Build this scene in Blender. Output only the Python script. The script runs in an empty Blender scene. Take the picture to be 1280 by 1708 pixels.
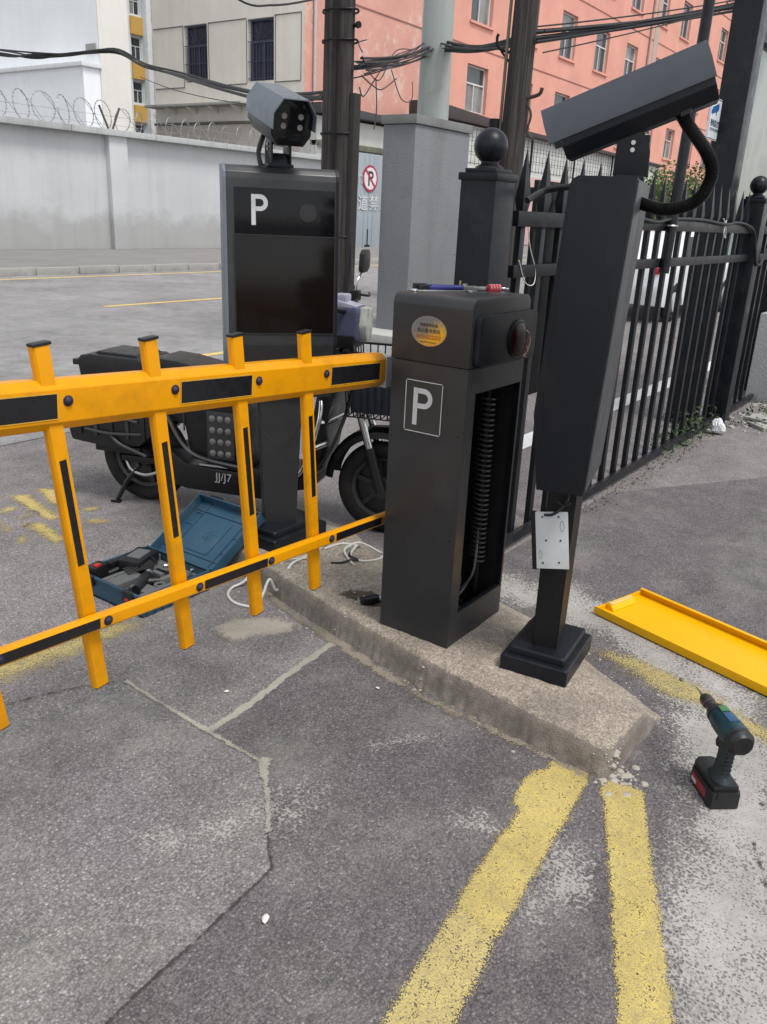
import bpy, bmesh, math, random
import numpy as np
from mathutils import Vector, Matrix, Euler, noise as mnoise
random.seed(7); np.random.seed(7)
sc = bpy.context.scene
COL = sc.collection
R = math.radians

# ------------------------------------------------------------------ camera, sky, sun, exposure
cam_d = bpy.data.cameras.new("camera"); cam = bpy.data.objects.new("camera", cam_d); COL.objects.link(cam)
cam_d.sensor_fit = 'HORIZONTAL'; cam_d.sensor_width = 36.0; cam_d.lens = 39.07
cam_d.clip_start = 0.05; cam_d.clip_end = 2000
EYE = 1.5
def cam_basis(yaw, pitch, roll):
    f = Vector((math.sin(yaw)*math.cos(pitch), math.cos(yaw)*math.cos(pitch), -math.sin(pitch)))
    r = Vector((math.cos(yaw), -math.sin(yaw), 0)); u = r.cross(f)
    return math.cos(roll)*r + math.sin(roll)*u, -math.sin(roll)*r + math.cos(roll)*u, f
_r, _u, _f = cam_basis(R(55.0709), R(19.7809), R(2.6822))
cam.matrix_world = Matrix(((_r.x, _u.x, -_f.x, 0), (_r.y, _u.y, -_f.y, 0), (_r.z, _u.z, -_f.z, EYE), (0, 0, 0, 1)))
sc.camera = cam
SUN_DIR = Vector((-0.12, -0.55, 1.10)).normalized()      # towards the sun, behind thin cloud
w = bpy.data.worlds.new("World"); sc.world = w; w.use_nodes = True
nt = w.node_tree; nt.nodes.clear()
sky = nt.nodes.new('ShaderNodeTexSky'); sky.sky_type = 'NISHITA'; sky.sun_disc = False
sky.sun_elevation = math.asin(SUN_DIR.z); sky.sun_rotation = math.atan2(SUN_DIR.x, SUN_DIR.y)
sky.dust_density = 1.5; sky.air_density = 1.0; sky.ozone_density = 1.0
hs = nt.nodes.new('ShaderNodeHueSaturation'); hs.inputs['Saturation'].default_value = 0.22
bg = nt.nodes.new('ShaderNodeBackground'); bg.inputs['Strength'].default_value = 0.14
wo = nt.nodes.new('ShaderNodeOutputWorld')
nt.links.new(sky.outputs[0], hs.inputs['Color']); nt.links.new(hs.outputs[0], bg.inputs['Color']); nt.links.new(bg.outputs[0], wo.inputs['Surface'])
sun_d = bpy.data.lights.new("sun", 'SUN'); sun = bpy.data.objects.new("sun", sun_d); COL.objects.link(sun)
sun_d.energy = 1.5; sun_d.angle = R(18); sun_d.color = (1.0, 0.965, 0.92)
sun.rotation_euler = SUN_DIR.to_track_quat('Z', 'Y').to_euler(); sun.location = (0, 0, 40)
sc.view_settings.view_transform = 'Standard'; sc.view_settings.look = 'None'
sc.view_settings.exposure = 0.68; sc.view_settings.gamma = 1.0
sc.render.engine = 'CYCLES'

# ------------------------------------------------------------------ materials
MATS = {}
def newmat(name):
    m = bpy.data.materials.new(name); m.use_nodes = True
    t = m.node_tree; b = t.nodes['Principled BSDF']
    return m, t, b
def L(t, a, b): t.links.new(a, b)
def coords(t, scale=None):
    c = t.nodes.new('ShaderNodeTexCoord')
    return c.outputs['Object']
def gcoords(t):
    g = t.nodes.new('ShaderNodeNewGeometry'); return g.outputs['Position']
def noise(t, vec, scale, detail=4, rough=.55):
    n = t.nodes.new('ShaderNodeTexNoise'); n.inputs['Scale'].default_value = scale
    n.inputs['Detail'].default_value = detail; n.inputs['Roughness'].default_value = rough
    L(t, vec, n.inputs['Vector']); return n.outputs['Fac']
def voro(t, vec, scale, out='Distance', feature='F1'):
    n = t.nodes.new('ShaderNodeTexVoronoi'); n.feature = feature; n.inputs['Scale'].default_value = scale
    L(t, vec, n.inputs['Vector']); return n.outputs[out]
def ramp(t, fac, stops, interp='LINEAR'):
    n = t.nodes.new('ShaderNodeValToRGB'); n.color_ramp.interpolation = interp
    e = n.color_ramp.elements
    while len(e) < len(stops): e.new(.5)
    for k, (p, c) in enumerate(stops):
        e[k].position = p
        if not isinstance(c, (tuple, list)): c = (c, c, c)
        e[k].color = (*c[:3], 1)
    L(t, fac, n.inputs['Fac']); return n.outputs['Color']
def mix(t, fac, a, b, mode='MIX'):
    n = t.nodes.new('ShaderNodeMix'); n.data_type = 'RGBA'; n.blend_type = mode
    for s, v in ((n.inputs[0], fac), (n.inputs[6], a), (n.inputs[7], b)):
        if isinstance(v, (int, float)): s.default_value = v if s == n.inputs[0] else (v, v, v, 1)
        elif isinstance(v, (tuple, list)): s.default_value = (*v[:3], 1)
        else: L(t, v, s)
    return n.outputs[2]
def math_n(t, op, a, b=0.0, clamp=False):
    n = t.nodes.new('ShaderNodeMath'); n.operation = op; n.use_clamp = clamp
    for s, v in ((n.inputs[0], a), (n.inputs[1], b)):
        if isinstance(v, (int, float)): s.default_value = v
        else: L(t, v, s)
    return n.outputs[0]
def bump(t, b, h, strength, dist):
    n = t.nodes.new('ShaderNodeBump'); n.inputs['Strength'].default_value = strength; n.inputs['Distance'].default_value = dist
    L(t, h, n.inputs['Height']); L(t, n.outputs[0], b.inputs['Normal'])
def simple(name, col, rough=.5, metal=0., var=.12, vscale=6., bmp=0., bscale=200., dirt=None, dscale=2.5, damt=.5, coat=0., spec=None, emit=None, chips=0.):
    if name in MATS: return MATS[name]
    m, t, b = newmat(name); v = coords(t)
    n = noise(t, v, vscale, 5)
    c = ramp(t, n, [(.25, tuple(x*(1-var) for x in col)), (.75, tuple(min(1, x*(1+var)) for x in col))])
    if dirt:
        d = noise(t, v, dscale, 8, .68)
        dm = ramp(t, d, [(.5, 0.), (.72, damt)])
        c = mix(t, dm, c, dirt)
    if chips:
        mp = t.nodes.new('ShaderNodeMapping'); L(t, v, mp.inputs[0]); mp.inputs['Scale'].default_value = (9, 60, 40)
        c = mix(t, ramp(t, noise(t, mp.outputs[0], 2.0, 6, .7), [(.66, 0.), (.72, chips)]), c, tuple(x*.45+.02 for x in col))
        c = mix(t, ramp(t, noise(t, v, 75, 4, .6), [(.70, 0.), (.74, chips)]), c, tuple(x*.3+.03 for x in col))
    L(t, c, b.inputs['Base Color'])
    rn = noise(t, v, vscale*5, 3)
    rr = ramp(t, rn, [(.3, max(.02, rough-.07)), (.7, min(1, rough+.07))])
    L(t, rr, b.inputs['Roughness'])
    b.inputs['Metallic'].default_value = metal
    if coat: b.inputs['Coat Weight'].default_value = coat; b.inputs['Coat Roughness'].default_value = .15
    if spec is not None: b.inputs['Specular IOR Level'].default_value = spec
    if bmp: bump(t, b, noise(t, v, bscale, 3), bmp, .002)
    MATS[name] = m; return m

def asphalt_mat(name, base=.11, tint=(1.06, .968, .952), stone=125., light=1.0, k=1.0):
    m, t, b = newmat(name); v = gcoords(t)
    cell = voro(t, v, stone, 'Color'); dist = voro(t, v, stone, 'Distance')
    sep = t.nodes.new('ShaderNodeSeparateColor'); L(t, cell, sep.inputs[0])
    st = ramp(t, sep.outputs[0], [(0, base*(1-.30*k)), (.45, base*.95), (.8, base*(1+.10*k)), (.95, base*(1+.3*k)), (1, base*(1+.8*k))])
    gap = ramp(t, dist, [(.34, 1.), (.70, .66)])
    c = mix(t, 1., st, gap, 'MULTIPLY')
    fine = noise(t, v, 380, 3, .7); mid = noise(t, v, 95, 5, .72)
    c = mix(t, 1., c, ramp(t, fine, [(.3, 1-.20*k), (.7, 1+.22*k)]), 'MULTIPLY')
    c = mix(t, 1., c, ramp(t, mid, [(.3, 1-.20*k), (.5, 1.0), (.72, 1+.18*k)]), 'MULTIPLY')
    big = noise(t, v, .8, 6, .6)
    c = mix(t, 1., c, ramp(t, big, [(.3, .78), (.7, 1.22)]), 'MULTIPLY')
    med = noise(t, v, 6, 7, .68)
    c = mix(t, 1., c, ramp(t, med, [(.3, .82), (.72, 1.20)]), 'MULTIPLY')
    hue = noise(t, v, 2.3, 3)
    c = mix(t, 1., c, ramp(t, hue, [(.3, (1.055, .96, .985)), (.5, tint), (.72, (1.0, .995, .945))]), 'MULTIPLY')
    dust = ramp(t, noise(t, v, 2.4, 9, .74), [(.50, 0.), (.78, .45)])
    c = mix(t, dust, c, (.34*light, .315*light, .295*light))
    fl = voro(t, v, 24, 'Distance')
    c = mix(t, ramp(t, fl, [(.022, .85), (.036, 0.)]), c, (.58, .56, .53))
    pit = voro(t, v, 47, 'Distance')
    c = mix(t, ramp(t, pit, [(.05, .75), (.11, 0.)]), c, (.035, .033, .033))
    c = mix(t, ramp(t, noise(t, v, 1.7, 5, .6), [(.60, 0.), (.74, .42)]), c, (.075, .07, .068))     # oily stains
    L(t, c, b.inputs['Base Color']); b.inputs['Roughness'].default_value = .92
    b.inputs['Specular IOR Level'].default_value = .25
    h = mix(t, .5, math_n(t, 'MULTIPLY', dist, -1.), mid); bump(t, b, h, .85, .005)
    return m
def paint_mat(name, col, cover=0., dirt=(.2, .17, .12), holes=.5, stone=240., edge=1.0, grain=.9, ns=14., inv=False, relief=.7, al0=.40, al1=.62, amax=1.):
    m, t, b = newmat(name); v = gcoords(t)
    wob = t.nodes.new('ShaderNodeTexNoise'); wob.inputs['Scale'].default_value = 60; wob.inputs['Detail'].default_value = 3; L(t, v, wob.inputs['Vector'])
    wv = t.nodes.new('ShaderNodeVectorMath'); wv.operation = 'MULTIPLY_ADD'; L(t, wob.outputs['Color'], wv.inputs[0]); wv.inputs[1].default_value = (.018, .018, .018); L(t, v, wv.inputs[2]); vw = wv.outputs[0]
    a = t.nodes.new('ShaderNodeAttribute'); a.attribute_name = 'm'
    n1 = noise(t, v, ns, 8, .74); n2 = noise(t, v, 300, 3, .7)
    d = voro(t, vw, stone, 'Distance')
    s = math_n(t, 'MULTIPLY_ADD', n1, 1.0); s.node.inputs[2].default_value = -.5
    s2 = math_n(t, 'MULTIPLY', math_n(t, 'SUBTRACT', n2, .5), grain)
    s3 = math_n(t, 'MULTIPLY', math_n(t, 'SUBTRACT', d, .42) if inv else math_n(t, 'SUBTRACT', .38, d), holes)
    x = math_n(t, 'ADD', math_n(t, 'ADD', math_n(t, 'ADD', math_n(t, 'MULTIPLY', s, edge), s2), s3), a.outputs['Fac'])
    x = math_n(t, 'ADD', x, cover)
    al = ramp(t, x, [(al0, 0.), (al1, amax)])
    c = mix(t, ramp(t, noise(t, v, 22, 7, .7), [(.42, 0.), (.72, .75)]), col, tuple(k*.62 + q*.38 for k, q in zip(col, dirt)))
    c = mix(t, ramp(t, d, [(.40, 0.), (.72, 0. if inv else .42)]), c, dirt)
    c = mix(t, 1., c, ramp(t, noise(t, v, 3.2, 6, .66), [(.3, .74), (.65, 1.08)]), 'MULTIPLY')
    c = mix(t, ramp(t, noise(t, v, 38, 5, .7), [(.55, 0.), (.7, .45)]), c, dirt)
    c = mix(t, ramp(t, noise(t, v, 300, 2), [(.35, .3), (.6, 0.)]), c, dirt)
    L(t, c, b.inputs['Base Color']); b.inputs['Roughness'].default_value = .75
    L(t, al, b.inputs['Alpha'])
    bump(t, b, mix(t, .4, d, n2), relief, .003)
    return m
def plaster(name, col, stain=(.3, .28, .25), peel=None, streak=.35, var=.07, bscale=40, band=None):
    m, t, b = newmat(name); v = gcoords(t)
    c = ramp(t, noise(t, v, .55, 7, .62), [(.3, tuple(x*(1-var) for x in col)), (.7, tuple(min(.95, x*(1+var)) for x in col))])
    mp = t.nodes.new('ShaderNodeMapping'); L(t, v, mp.inputs[0]); mp.inputs['Scale'].default_value = (2.2, 2.2, .13)
    st = ramp(t, noise(t, mp.outputs[0], 1.0, 8, .7), [(.5, 0.), (.78, streak)])
    c = mix(t, st, c, stain)
    c = mix(t, ramp(t, noise(t, v, 3.0, 6, .7), [(.58, 0.), (.75, streak*.6)]), c, stain)
    if peel:
        c = mix(t, ramp(t, noise(t, v, 1.1, 9, .75), [(.53, 0.), (.60, .5)]), c, peel)
    if band:
        sx = t.nodes.new('ShaderNodeSeparateXYZ'); L(t, v, sx.inputs[0])
        hh = math_n(t, 'ADD', sx.outputs[2], math_n(t, 'MULTIPLY', noise(t, v, 1.4, 8, .72), -1.6))
        c = mix(t, ramp(t, hh, [(-1.2, .42), (.45, 0.)]), c, (.22, .205, .18))
    L(t, c, b.inputs['Base Color']); b.inputs['Roughness'].default_value = .9
    bump(t, b, noise(t, v, bscale, 5), .35, .02)
    return m

M_ASPH = asphalt_mat('asphalt_worn', .215, stone=175.)
M_ASPHN = asphalt_mat('asphalt_newer', .142, (1.06, .95, .965), 175., .95)
M_STREET = asphalt_mat('asphalt_street', .30, (1.0, .99, .99), 165., 1.1, .45)
M_YEL = paint_mat('yellow_road_paint', (.64, .50, .14), .10, holes=1.1, edge=1.8, grain=.6, ns=22., al0=.34, al1=.64, amax=.96)
M_YEL2 = paint_mat('yellow_road_paint_dull', (.57, .46, .16), .02, holes=1.2, edge=1.7, grain=.6, ns=17.)
M_YELF = paint_mat('yellow_road_paint_faded', (.56, .45, .15), -.12, holes=1.2, edge=1.7, ns=11., al0=.30, al1=.70, amax=.92)
M_YELS = simple('yellow_line_paint', (.62, .46, .16), .8, dirt=(.2, .18, .15), dscale=9)
M_WHT = paint_mat('white_road_paint_worn', (.46, .445, .425), -.20, holes=1.5, stone=120., grain=.4, edge=2.3, ns=6., inv=True, relief=.3, al0=.22, al1=.85, amax=.86)
M_WHTF = paint_mat('white_road_paint_flecks', (.43, .415, .40), -.40, holes=1.45, stone=120., edge=1.7, grain=.45, ns=9., inv=True, relief=.3, al0=.28, al1=.8, amax=.8)
M_WHTS = simple('white_line_paint', (.62, .63, .62), .8, dirt=(.25, .24, .22), dscale=6)
M_CEM = paint_mat('cement_spill', (.42, .38, .31), .05, (.22, .2, .17), .4)
M_MORT = paint_mat('cement_mortar', (.37, .345, .295), .18, (.22, .20, .16), .6, ns=34., edge=1.3)
M_DIRT = paint_mat('brown_dirt', (.29, .25, .195), .06, (.15, .13, .10), .8, grain=.9, ns=26., edge=1.4)
M_PIT = paint_mat('dug_soil', (.10, .075, .05), .05, (.05, .04, .03), .5, grain=.8, ns=40.)
M_SOIL = paint_mat('dark_crack_dirt', (.05, .045, .042), .02, (.03, .03, .028), .5, ns=40., edge=1.3)

def metalpaint(name, col, rough=.42, **k):
    k.setdefault('spec', .25)
    return simple(name, col, rough, 0., k.pop('var', .08), k.pop('vscale', 3.), k.pop('bmp', .08), k.pop('bscale', 900.), **k)
M_CAB = metalpaint('charcoal_powder_coat', (.0235, .0245, .0262), .36, dirt=(.055, .056, .058), dscale=5, damt=.3, spec=.45)
M_CABD = metalpaint('black_steel', (.008, .008, .009), .5)
M_BLUEBLK = metalpaint('blue_black_paint', (.0085, .0100, .0138), .38, dirt=(.04, .04, .04), dscale=6, damt=.16)
M_FENCE = metalpaint('fence_black_paint', (.0100, .0112, .0148), .34, dirt=(.06, .06, .06), dscale=7, damt=.28)
M_INSIDE = simple('dark_inside', (.006, .006, .007), .6)
M_YBAR = metalpaint('yellow_powder_coat', (.70, .29, .001), .34, dirt=(.30, .15, .01), dscale=9, damt=.45, var=.06, chips=.6)
M_YPAN = metalpaint('yellow_panel_paint', (.78, .41, .001), .36, dirt=(.50, .26, .01), dscale=3, damt=.45, var=.06, chips=.5)
M_STK = simple('black_reflective_sticker', (.009, .009, .011), .3)
M_STKW = simple('sticker_edge_yellow', (.55, .33, .04), .5)
M_WHITEP = simple('white_print', (.50, .51, .52), .5, dirt=(.2, .2, .2), dscale=14, damt=.3)
M_PLBLK = simple('black_plastic', (.0085, .0085, .0095), .42, bmp=.1, bscale=600)
M_RUB = simple('black_rubber', (.012, .0115, .0115), .75, bmp=.3, bscale=120, dirt=(.06, .054, .048), dscale=6, spec=.3)
M_CHROME = simple('chrome', (.72, .72, .72), .22, 1., dirt=(.35, .32, .3), dscale=20)
M_STEEL = simple('brushed_steel', (.52, .52, .5), .34, 1.)
M_BOLT = simple('dark_bolt', (.03, .03, .06), .3, .4)
M_SILV = simple('grey_painted_metal', (.42, .44, .46), .45, .1, dirt=(.25, .24, .23))
M_CAMG = metalpaint('camera_grey_paint', (.125, .15, .175), .38)
M_GLASSD = simple('dark_glass', (.008, .009, .010), .07, var=.05)
M_SMOKE = simple('smoked_acrylic', (.005, .005, .0065), .14, var=.1, spec=.22)
M_TEAL = simple('teal_case_plastic', (.018, .06, .10), .42, bmp=.15, bscale=300, dirt=(.12, .13, .13), dscale=8, damt=.3)
M_GREYFOAM = simple('grey_foam', (.10, .105, .105), .85, bmp=.4, bscale=150)
M_RED = simple('red_plastic', (.42, .02, .025), .4)
M_REDLENS = simple('dark_red_lens', (.030, .002, .006), .28, spec=.2)
M_BLUE = simple('blue_plastic', (.02, .025, .16), .4)
M_CABLEW = simple('white_cable', (.60, .60, .55), .55, dirt=(.3, .28, .24), dscale=12)
M_CABLEB = simple('black_cable', (.014, .014, .015), .55)
M_PLATE = simple('zinc_plate', (.50, .52, .53), .45, .25, dirt=(.34, .33, .32), dscale=8)
def foil():
    m, t, b_ = newmat('oval_sticker_painted_sheen'); v = coords(t)
    sx = t.nodes.new('ShaderNodeSeparateXYZ'); L(t, v, sx.inputs[0])
    k = math_n(t, 'ADD', math_n(t, 'MULTIPLY', sx.outputs[1], -6.), math_n(t, 'MULTIPLY', math_n(t, 'SUBTRACT', sx.outputs[2], 1.062), -9.))
    k = math_n(t, 'ADD', k, math_n(t, 'MULTIPLY', noise(t, v, 60, 5, .7), .7))
    c = ramp(t, k, [(.12, (.17, .17, .165)), (.40, (.45, .30, .08)), (.62, (.74, .38, .01))])  # grey-to-gold gradient paints the sticker's reflective sheen into its colour
    L(t, c, b_.inputs['Base Color']); b_.inputs['Roughness'].default_value = .35; b_.inputs['Metallic'].default_value = .15
    return m
M_ORCH = foil()
M_SILST = simple('oval_sticker_silver', (.30, .30, .30), .3, .5)
M_HEADL = simple('headlight_lens', (.42, .44, .39), .1, var=.4, vscale=25)
M_LILAC = simple('silver_shell', (.45, .46, .55), .3, .3)
M_LED = simple('led_disc', (.20, .19, .185), .3, .2)

def screen_mat():
    m, t, b = newmat('led_matrix_screen'); v = coords(t)
    d = t.nodes.new('ShaderNodeVectorMath'); d.operation = 'FRACTION'
    s = t.nodes.new('ShaderNodeVectorMath'); s.operation = 'SCALE'; s.inputs[3].default_value = 210.; L(t, v, s.inputs[0]); L(t, s.outputs[0], d.inputs[0])
    sep = t.nodes.new('ShaderNodeSeparateXYZ'); L(t, d.outputs[0], sep.inputs[0])
    a = math_n(t, 'ABSOLUTE', math_n(t, 'SUBTRACT', sep.outputs[0], .5)); c = math_n(t, 'ABSOLUTE', math_n(t, 'SUBTRACT', sep.outputs[2], .5))
    mx = math_n(t, 'MAXIMUM', a, c)
    col = ramp(t, mx, [(.26, (.012, .008, .006)), (.34, (.005, .004, .004))])
    L(t, col, b.inputs['Base Color']); b.inputs['Roughness'].default_value = .14; b.inputs['Specular IOR Level'].default_value = .22
    return m
M_SCREEN = screen_mat()

def wood_mat():
    m, t, b = newmat('weathered_pole_wood'); v = coords(t)
    mp = t.nodes.new('ShaderNodeMapping'); L(t, v, mp.inputs[0]); mp.inputs['Scale'].default_value = (30, 30, .9)
    n = noise(t, mp.outputs[0], 1.0, 8, .65)
    c = ramp(t, n, [(.3, (.010, .008, .008)), (.5, (.032, .027, .026)), (.72, (.085, .075, .072))])
    L(t, c, b.inputs['Base Color']); b.inputs['Roughness'].default_value = .9; bump(t, b, n, .9, .02)
    return m
M_WOOD = wood_mat()
M_CONC = plaster('pole_concrete', (.34, .37, .35), (.2, .22, .2), streak=.6, bscale=60)
M_PILLAR = plaster('grey_pillar_render', (.192, .199, .207), (.11, .115, .115), streak=.75, bscale=50, var=.12)
M_ISL = None

# ------------------------------------------------------------------ mesh helpers
def bm_new(): return bmesh.new()
def merge(dst, src, mat=None):
    if mat is not None: bmesh.ops.transform(src, matrix=mat, verts=src.verts)
    me = bpy.data.meshes.new('tmp'); src.to_mesh(me); dst.from_mesh(me); bpy.data.meshes.remove(me); src.free()
def T(x=0, y=0, z=0): return Matrix.Translation((x, y, z))
def RX(a): return Matrix.Rotation(a, 4, 'X')
def RY(a): return Matrix.Rotation(a, 4, 'Y')
def RZ(a): return Matrix.Rotation(a, 4, 'Z')
def box(bm, c, s, bev=0., mat=None, seg=2, taper=None):
    b = bmesh.new(); bmesh.ops.create_cube(b, size=1.)
    for v in b.verts:
        k = 1.
        if taper and v.co.z > 0: k = taper
        v.co = Vector((v.co.x*s[0]*k, v.co.y*s[1]*k, v.co.z*s[2]))
    if bev: bmesh.ops.bevel(b, geom=b.edges[:], offset=bev, segments=seg, profile=.7, affect='EDGES', clamp_overlap=True)
    merge(bm, b, (mat or Matrix()) @ T(*c)); return bm
def prism(bm, poly, a0, a1, plane='xz', bev=0., mat=None):
    """polygon in plane, extruded along the remaining axis from a0 to a1"""
    b = bmesh.new()
    def P(u, v, w):
        return {'xz': (u, w, v), 'yz': (w, u, v), 'xy': (u, v, w)}[plane]
    A = [b.verts.new(P(u, v, a0)) for u, v in poly]; B = [b.verts.new(P(u, v, a1)) for u, v in poly]
    n = len(poly); b.faces.new(A); b.faces.new(B[::-1])
    for i in range(n): b.faces.new((A[i], B[i], B[(i+1) % n], A[(i+1) % n]))
    bmesh.ops.recalc_face_normals(b, faces=b.faces)
    if bev: bmesh.ops.bevel(b, geom=b.edges[:], offset=bev, segments=2, profile=.7, affect='EDGES', clamp_overlap=True)
    merge(bm, b, mat); return bm
def smooth_path(pts, n=8):
    P = [Vector(p) for p in pts]
    if len(P) < 3: return P
    out = []
    for i in range(len(P)-1):
        p0 = P[max(i-1, 0)]; p1 = P[i]; p2 = P[i+1]; p3 = P[min(i+2, len(P)-1)]
        for k in range(n):
            t = k/n
            out.append(.5*((2*p1)+(p2-p0)*t+(2*p0-5*p1+4*p2-p3)*t*t+(-p0+3*p1-3*p2+p3)*t**3))
    out.append(P[-1]); return out
def tube(bm, pts, r, n=8, closed=False, mat=None, smooth=0):
    P = smooth_path(pts, smooth) if smooth else [Vector(p) for p in pts]
    b = bmesh.new(); rings = []; m = len(P)
    if isinstance(r, (list, tuple)) and len(r) != m: r = [float(q) for q in np.interp(np.linspace(0, 1, m), np.linspace(0, 1, len(r)), r)]
    up = None
    for i, p in enumerate(P):
        d = (P[(i+1) % m]-P[i-1]) if (closed or 0 < i < m-1) else (P[1]-P[0] if i == 0 else P[-1]-P[-2])
        d.normalize()
        if up is None: up = d.orthogonal().normalized()
        up = (up - d*up.dot(d)); up = up.normalized() if up.length > 1e-6 else d.orthogonal().normalized()
        s = d.cross(up); rr = r[i] if isinstance(r, (list, tuple)) else (r(i/(m-1)) if callable(r) else r)
        rings.append([b.verts.new(p + rr*(math.cos(2*math.pi*k/n)*up + math.sin(2*math.pi*k/n)*s)) for k in range(n)])
    for i in range(m if closed else m-1):
        A = rings[i]; B = rings[(i+1) % m]
        for k in range(n): b.faces.new((A[k], A[(k+1) % n], B[(k+1) % n], B[k]))
    if not closed:
        b.faces.new(rings[0][::-1]); b.faces.new(rings[-1])
    merge(bm, b, mat); return bm
def cyl(bm, a, c, r, n=16, r2=None, mat=None): return tube(bm, [a, c], [r, r if r2 is None else r2], n, mat=mat)
def lathe(bm, prof, n=24, mat=None):
    b = bmesh.new(); rings = []
    for r, z in prof:
        rings.append([b.verts.new((max(r, 1e-4)*math.cos(2*math.pi*k/n), max(r, 1e-4)*math.sin(2*math.pi*k/n), z)) for k in range(n)])
    for i in range(len(prof)-1):
        for k in range(n): b.faces.new((rings[i][k], rings[i][(k+1) % n], rings[i+1][(k+1) % n], rings[i+1][k]))
    b.faces.new(rings[0][::-1]); b.faces.new(rings[-1])
    merge(bm, b, mat); return bm
def sphere(bm, c, r, sc_=(1, 1, 1), n=20):
    b = bmesh.new(); bmesh.ops.create_uvsphere(b, u_segments=n, v_segments=n//2, radius=r)
    merge(bm, b, T(*c) @ Matrix.Diagonal((*sc_, 1))); return bm
def torus(bm, c, Rr, r, n=40, m=10, mat=None, axis='y', squash=1.):
    b = bmesh.new(); rings = []
    for i in range(n):
        a = 2*math.pi*i/n; ring = []
        for k in range(m):
            q = 2*math.pi*k/m; rad = Rr+r*math.cos(q); h = r*squash*math.sin(q)
            p = {'y': (rad*math.cos(a), h, rad*math.sin(a)), 'z': (rad*math.cos(a), rad*math.sin(a), h), 'x': (h, rad*math.cos(a), rad*math.sin(a))}[axis]
            ring.append(b.verts.new(p))
        rings.append(ring)
    for i in range(n):
        for k in range(m): b.faces.new((rings[i][k], rings[(i+1) % n][k], rings[(i+1) % n][(k+1) % m], rings[i][(k+1) % m]))
    bmesh.ops.recalc_face_normals(b, faces=b.faces)
    merge(bm, b, (mat or Matrix()) @ T(*c)); return bm
def obj(name, bm, mat, parent=None, loc=(0, 0, 0), rot=(0, 0, 0), smooth=True, matrix=None):
    bmesh.ops.recalc_face_normals(bm, faces=bm.faces) if name == 'balance_spring' else None
    me = bpy.data.meshes.new(name); bm.to_mesh(me); bm.free()
    me.materials.append(mat)
    if smooth:
        me.shade_smooth(); me.set_sharp_from_angle(angle=R(38))
    o = bpy.data.objects.new(name, me); COL.objects.link(o)
    if parent is not None: o.parent = parent
    o.location = loc; o.rotation_euler = rot
    if matrix is not None: o.matrix_local = matrix
    return o
def tag(o, label=None, cat=None, group=None, kind=None):
    if label: o['label'] = label
    if cat: o['category'] = cat
    if group: o['group'] = group
    if kind: o['kind'] = kind
    return o
def thing(name, label, cat, loc=(0, 0, 0), rz=0., group=None):
    o = bpy.data.objects.new(name, None); COL.objects.link(o); o.empty_display_size = .1
    o.location = loc; o.rotation_euler = (0, 0, rz); return tag(o, label, cat, group)
def inst(src, parent, loc, rot=(0, 0, 0), scale=None):
    c = src.copy(); COL.objects.link(c); c.parent = parent; c.location = loc; c.rotation_euler = rot
    if scale: c.scale = scale
    return c
def text_bm(body, size, extrude=.0004, align='CENTER', bold=0.):
    cu = bpy.data.curves.new('txt', 'FONT'); cu.body = body; cu.size = size; cu.extrude = extrude; cu.align_x = align; cu.align_y = 'CENTER'
    cu.offset = bold; cu.resolution_u = 4
    o = bpy.data.objects.new('txt', cu); COL.objects.link(o)
    dg = bpy.context.evaluated_depsgraph_get(); dg.update()
    me = bpy.data.meshes.new_from_object(o.evaluated_get(dg))
    b = bmesh.new(); b.from_mesh(me)
    bpy.data.objects.remove(o); bpy.data.curves.remove(cu); bpy.data.meshes.remove(me)
    return b
STAND = Matrix(((1, 0, 0, 0), (0, 0, -1, 0), (0, 1, 0, 0), (0, 0, 0, 1)))     # xy print -> x right, z up, facing -y
def letter_P(w_, h, st, d=.0006):
    b = bmesh.new(); r = h*.27
    box(b, (st/2, 0, h/2), (st, d, h))
    arc = [(st-.001, h), (w_-r, h)] + [(w_-r+r*math.sin(a), h-r+r*math.cos(a)) for a in np.linspace(0, math.pi, 12)] + [(st-.001, h-2*r)]
    inn = [(st-.001, h-2*r+st), (w_-r, h-2*r+st)] + [(w_-r+(r-st)*math.sin(a), h-r+(r-st)*math.cos(a)) for a in np.linspace(math.pi, 0, 12)] + [(st-.001, h-st)]
    o = [b.verts.new((x, -d/2, z)) for x, z in arc]; i = [b.verts.new((x, -d/2, z)) for x, z in inn[::-1]]
    for k in range(len(o)-1): b.faces.new((o[k], o[k+1], i[k+1], i[k]))
    bmesh.ops.recalc_face_normals(b, faces=b.faces); return b

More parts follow.
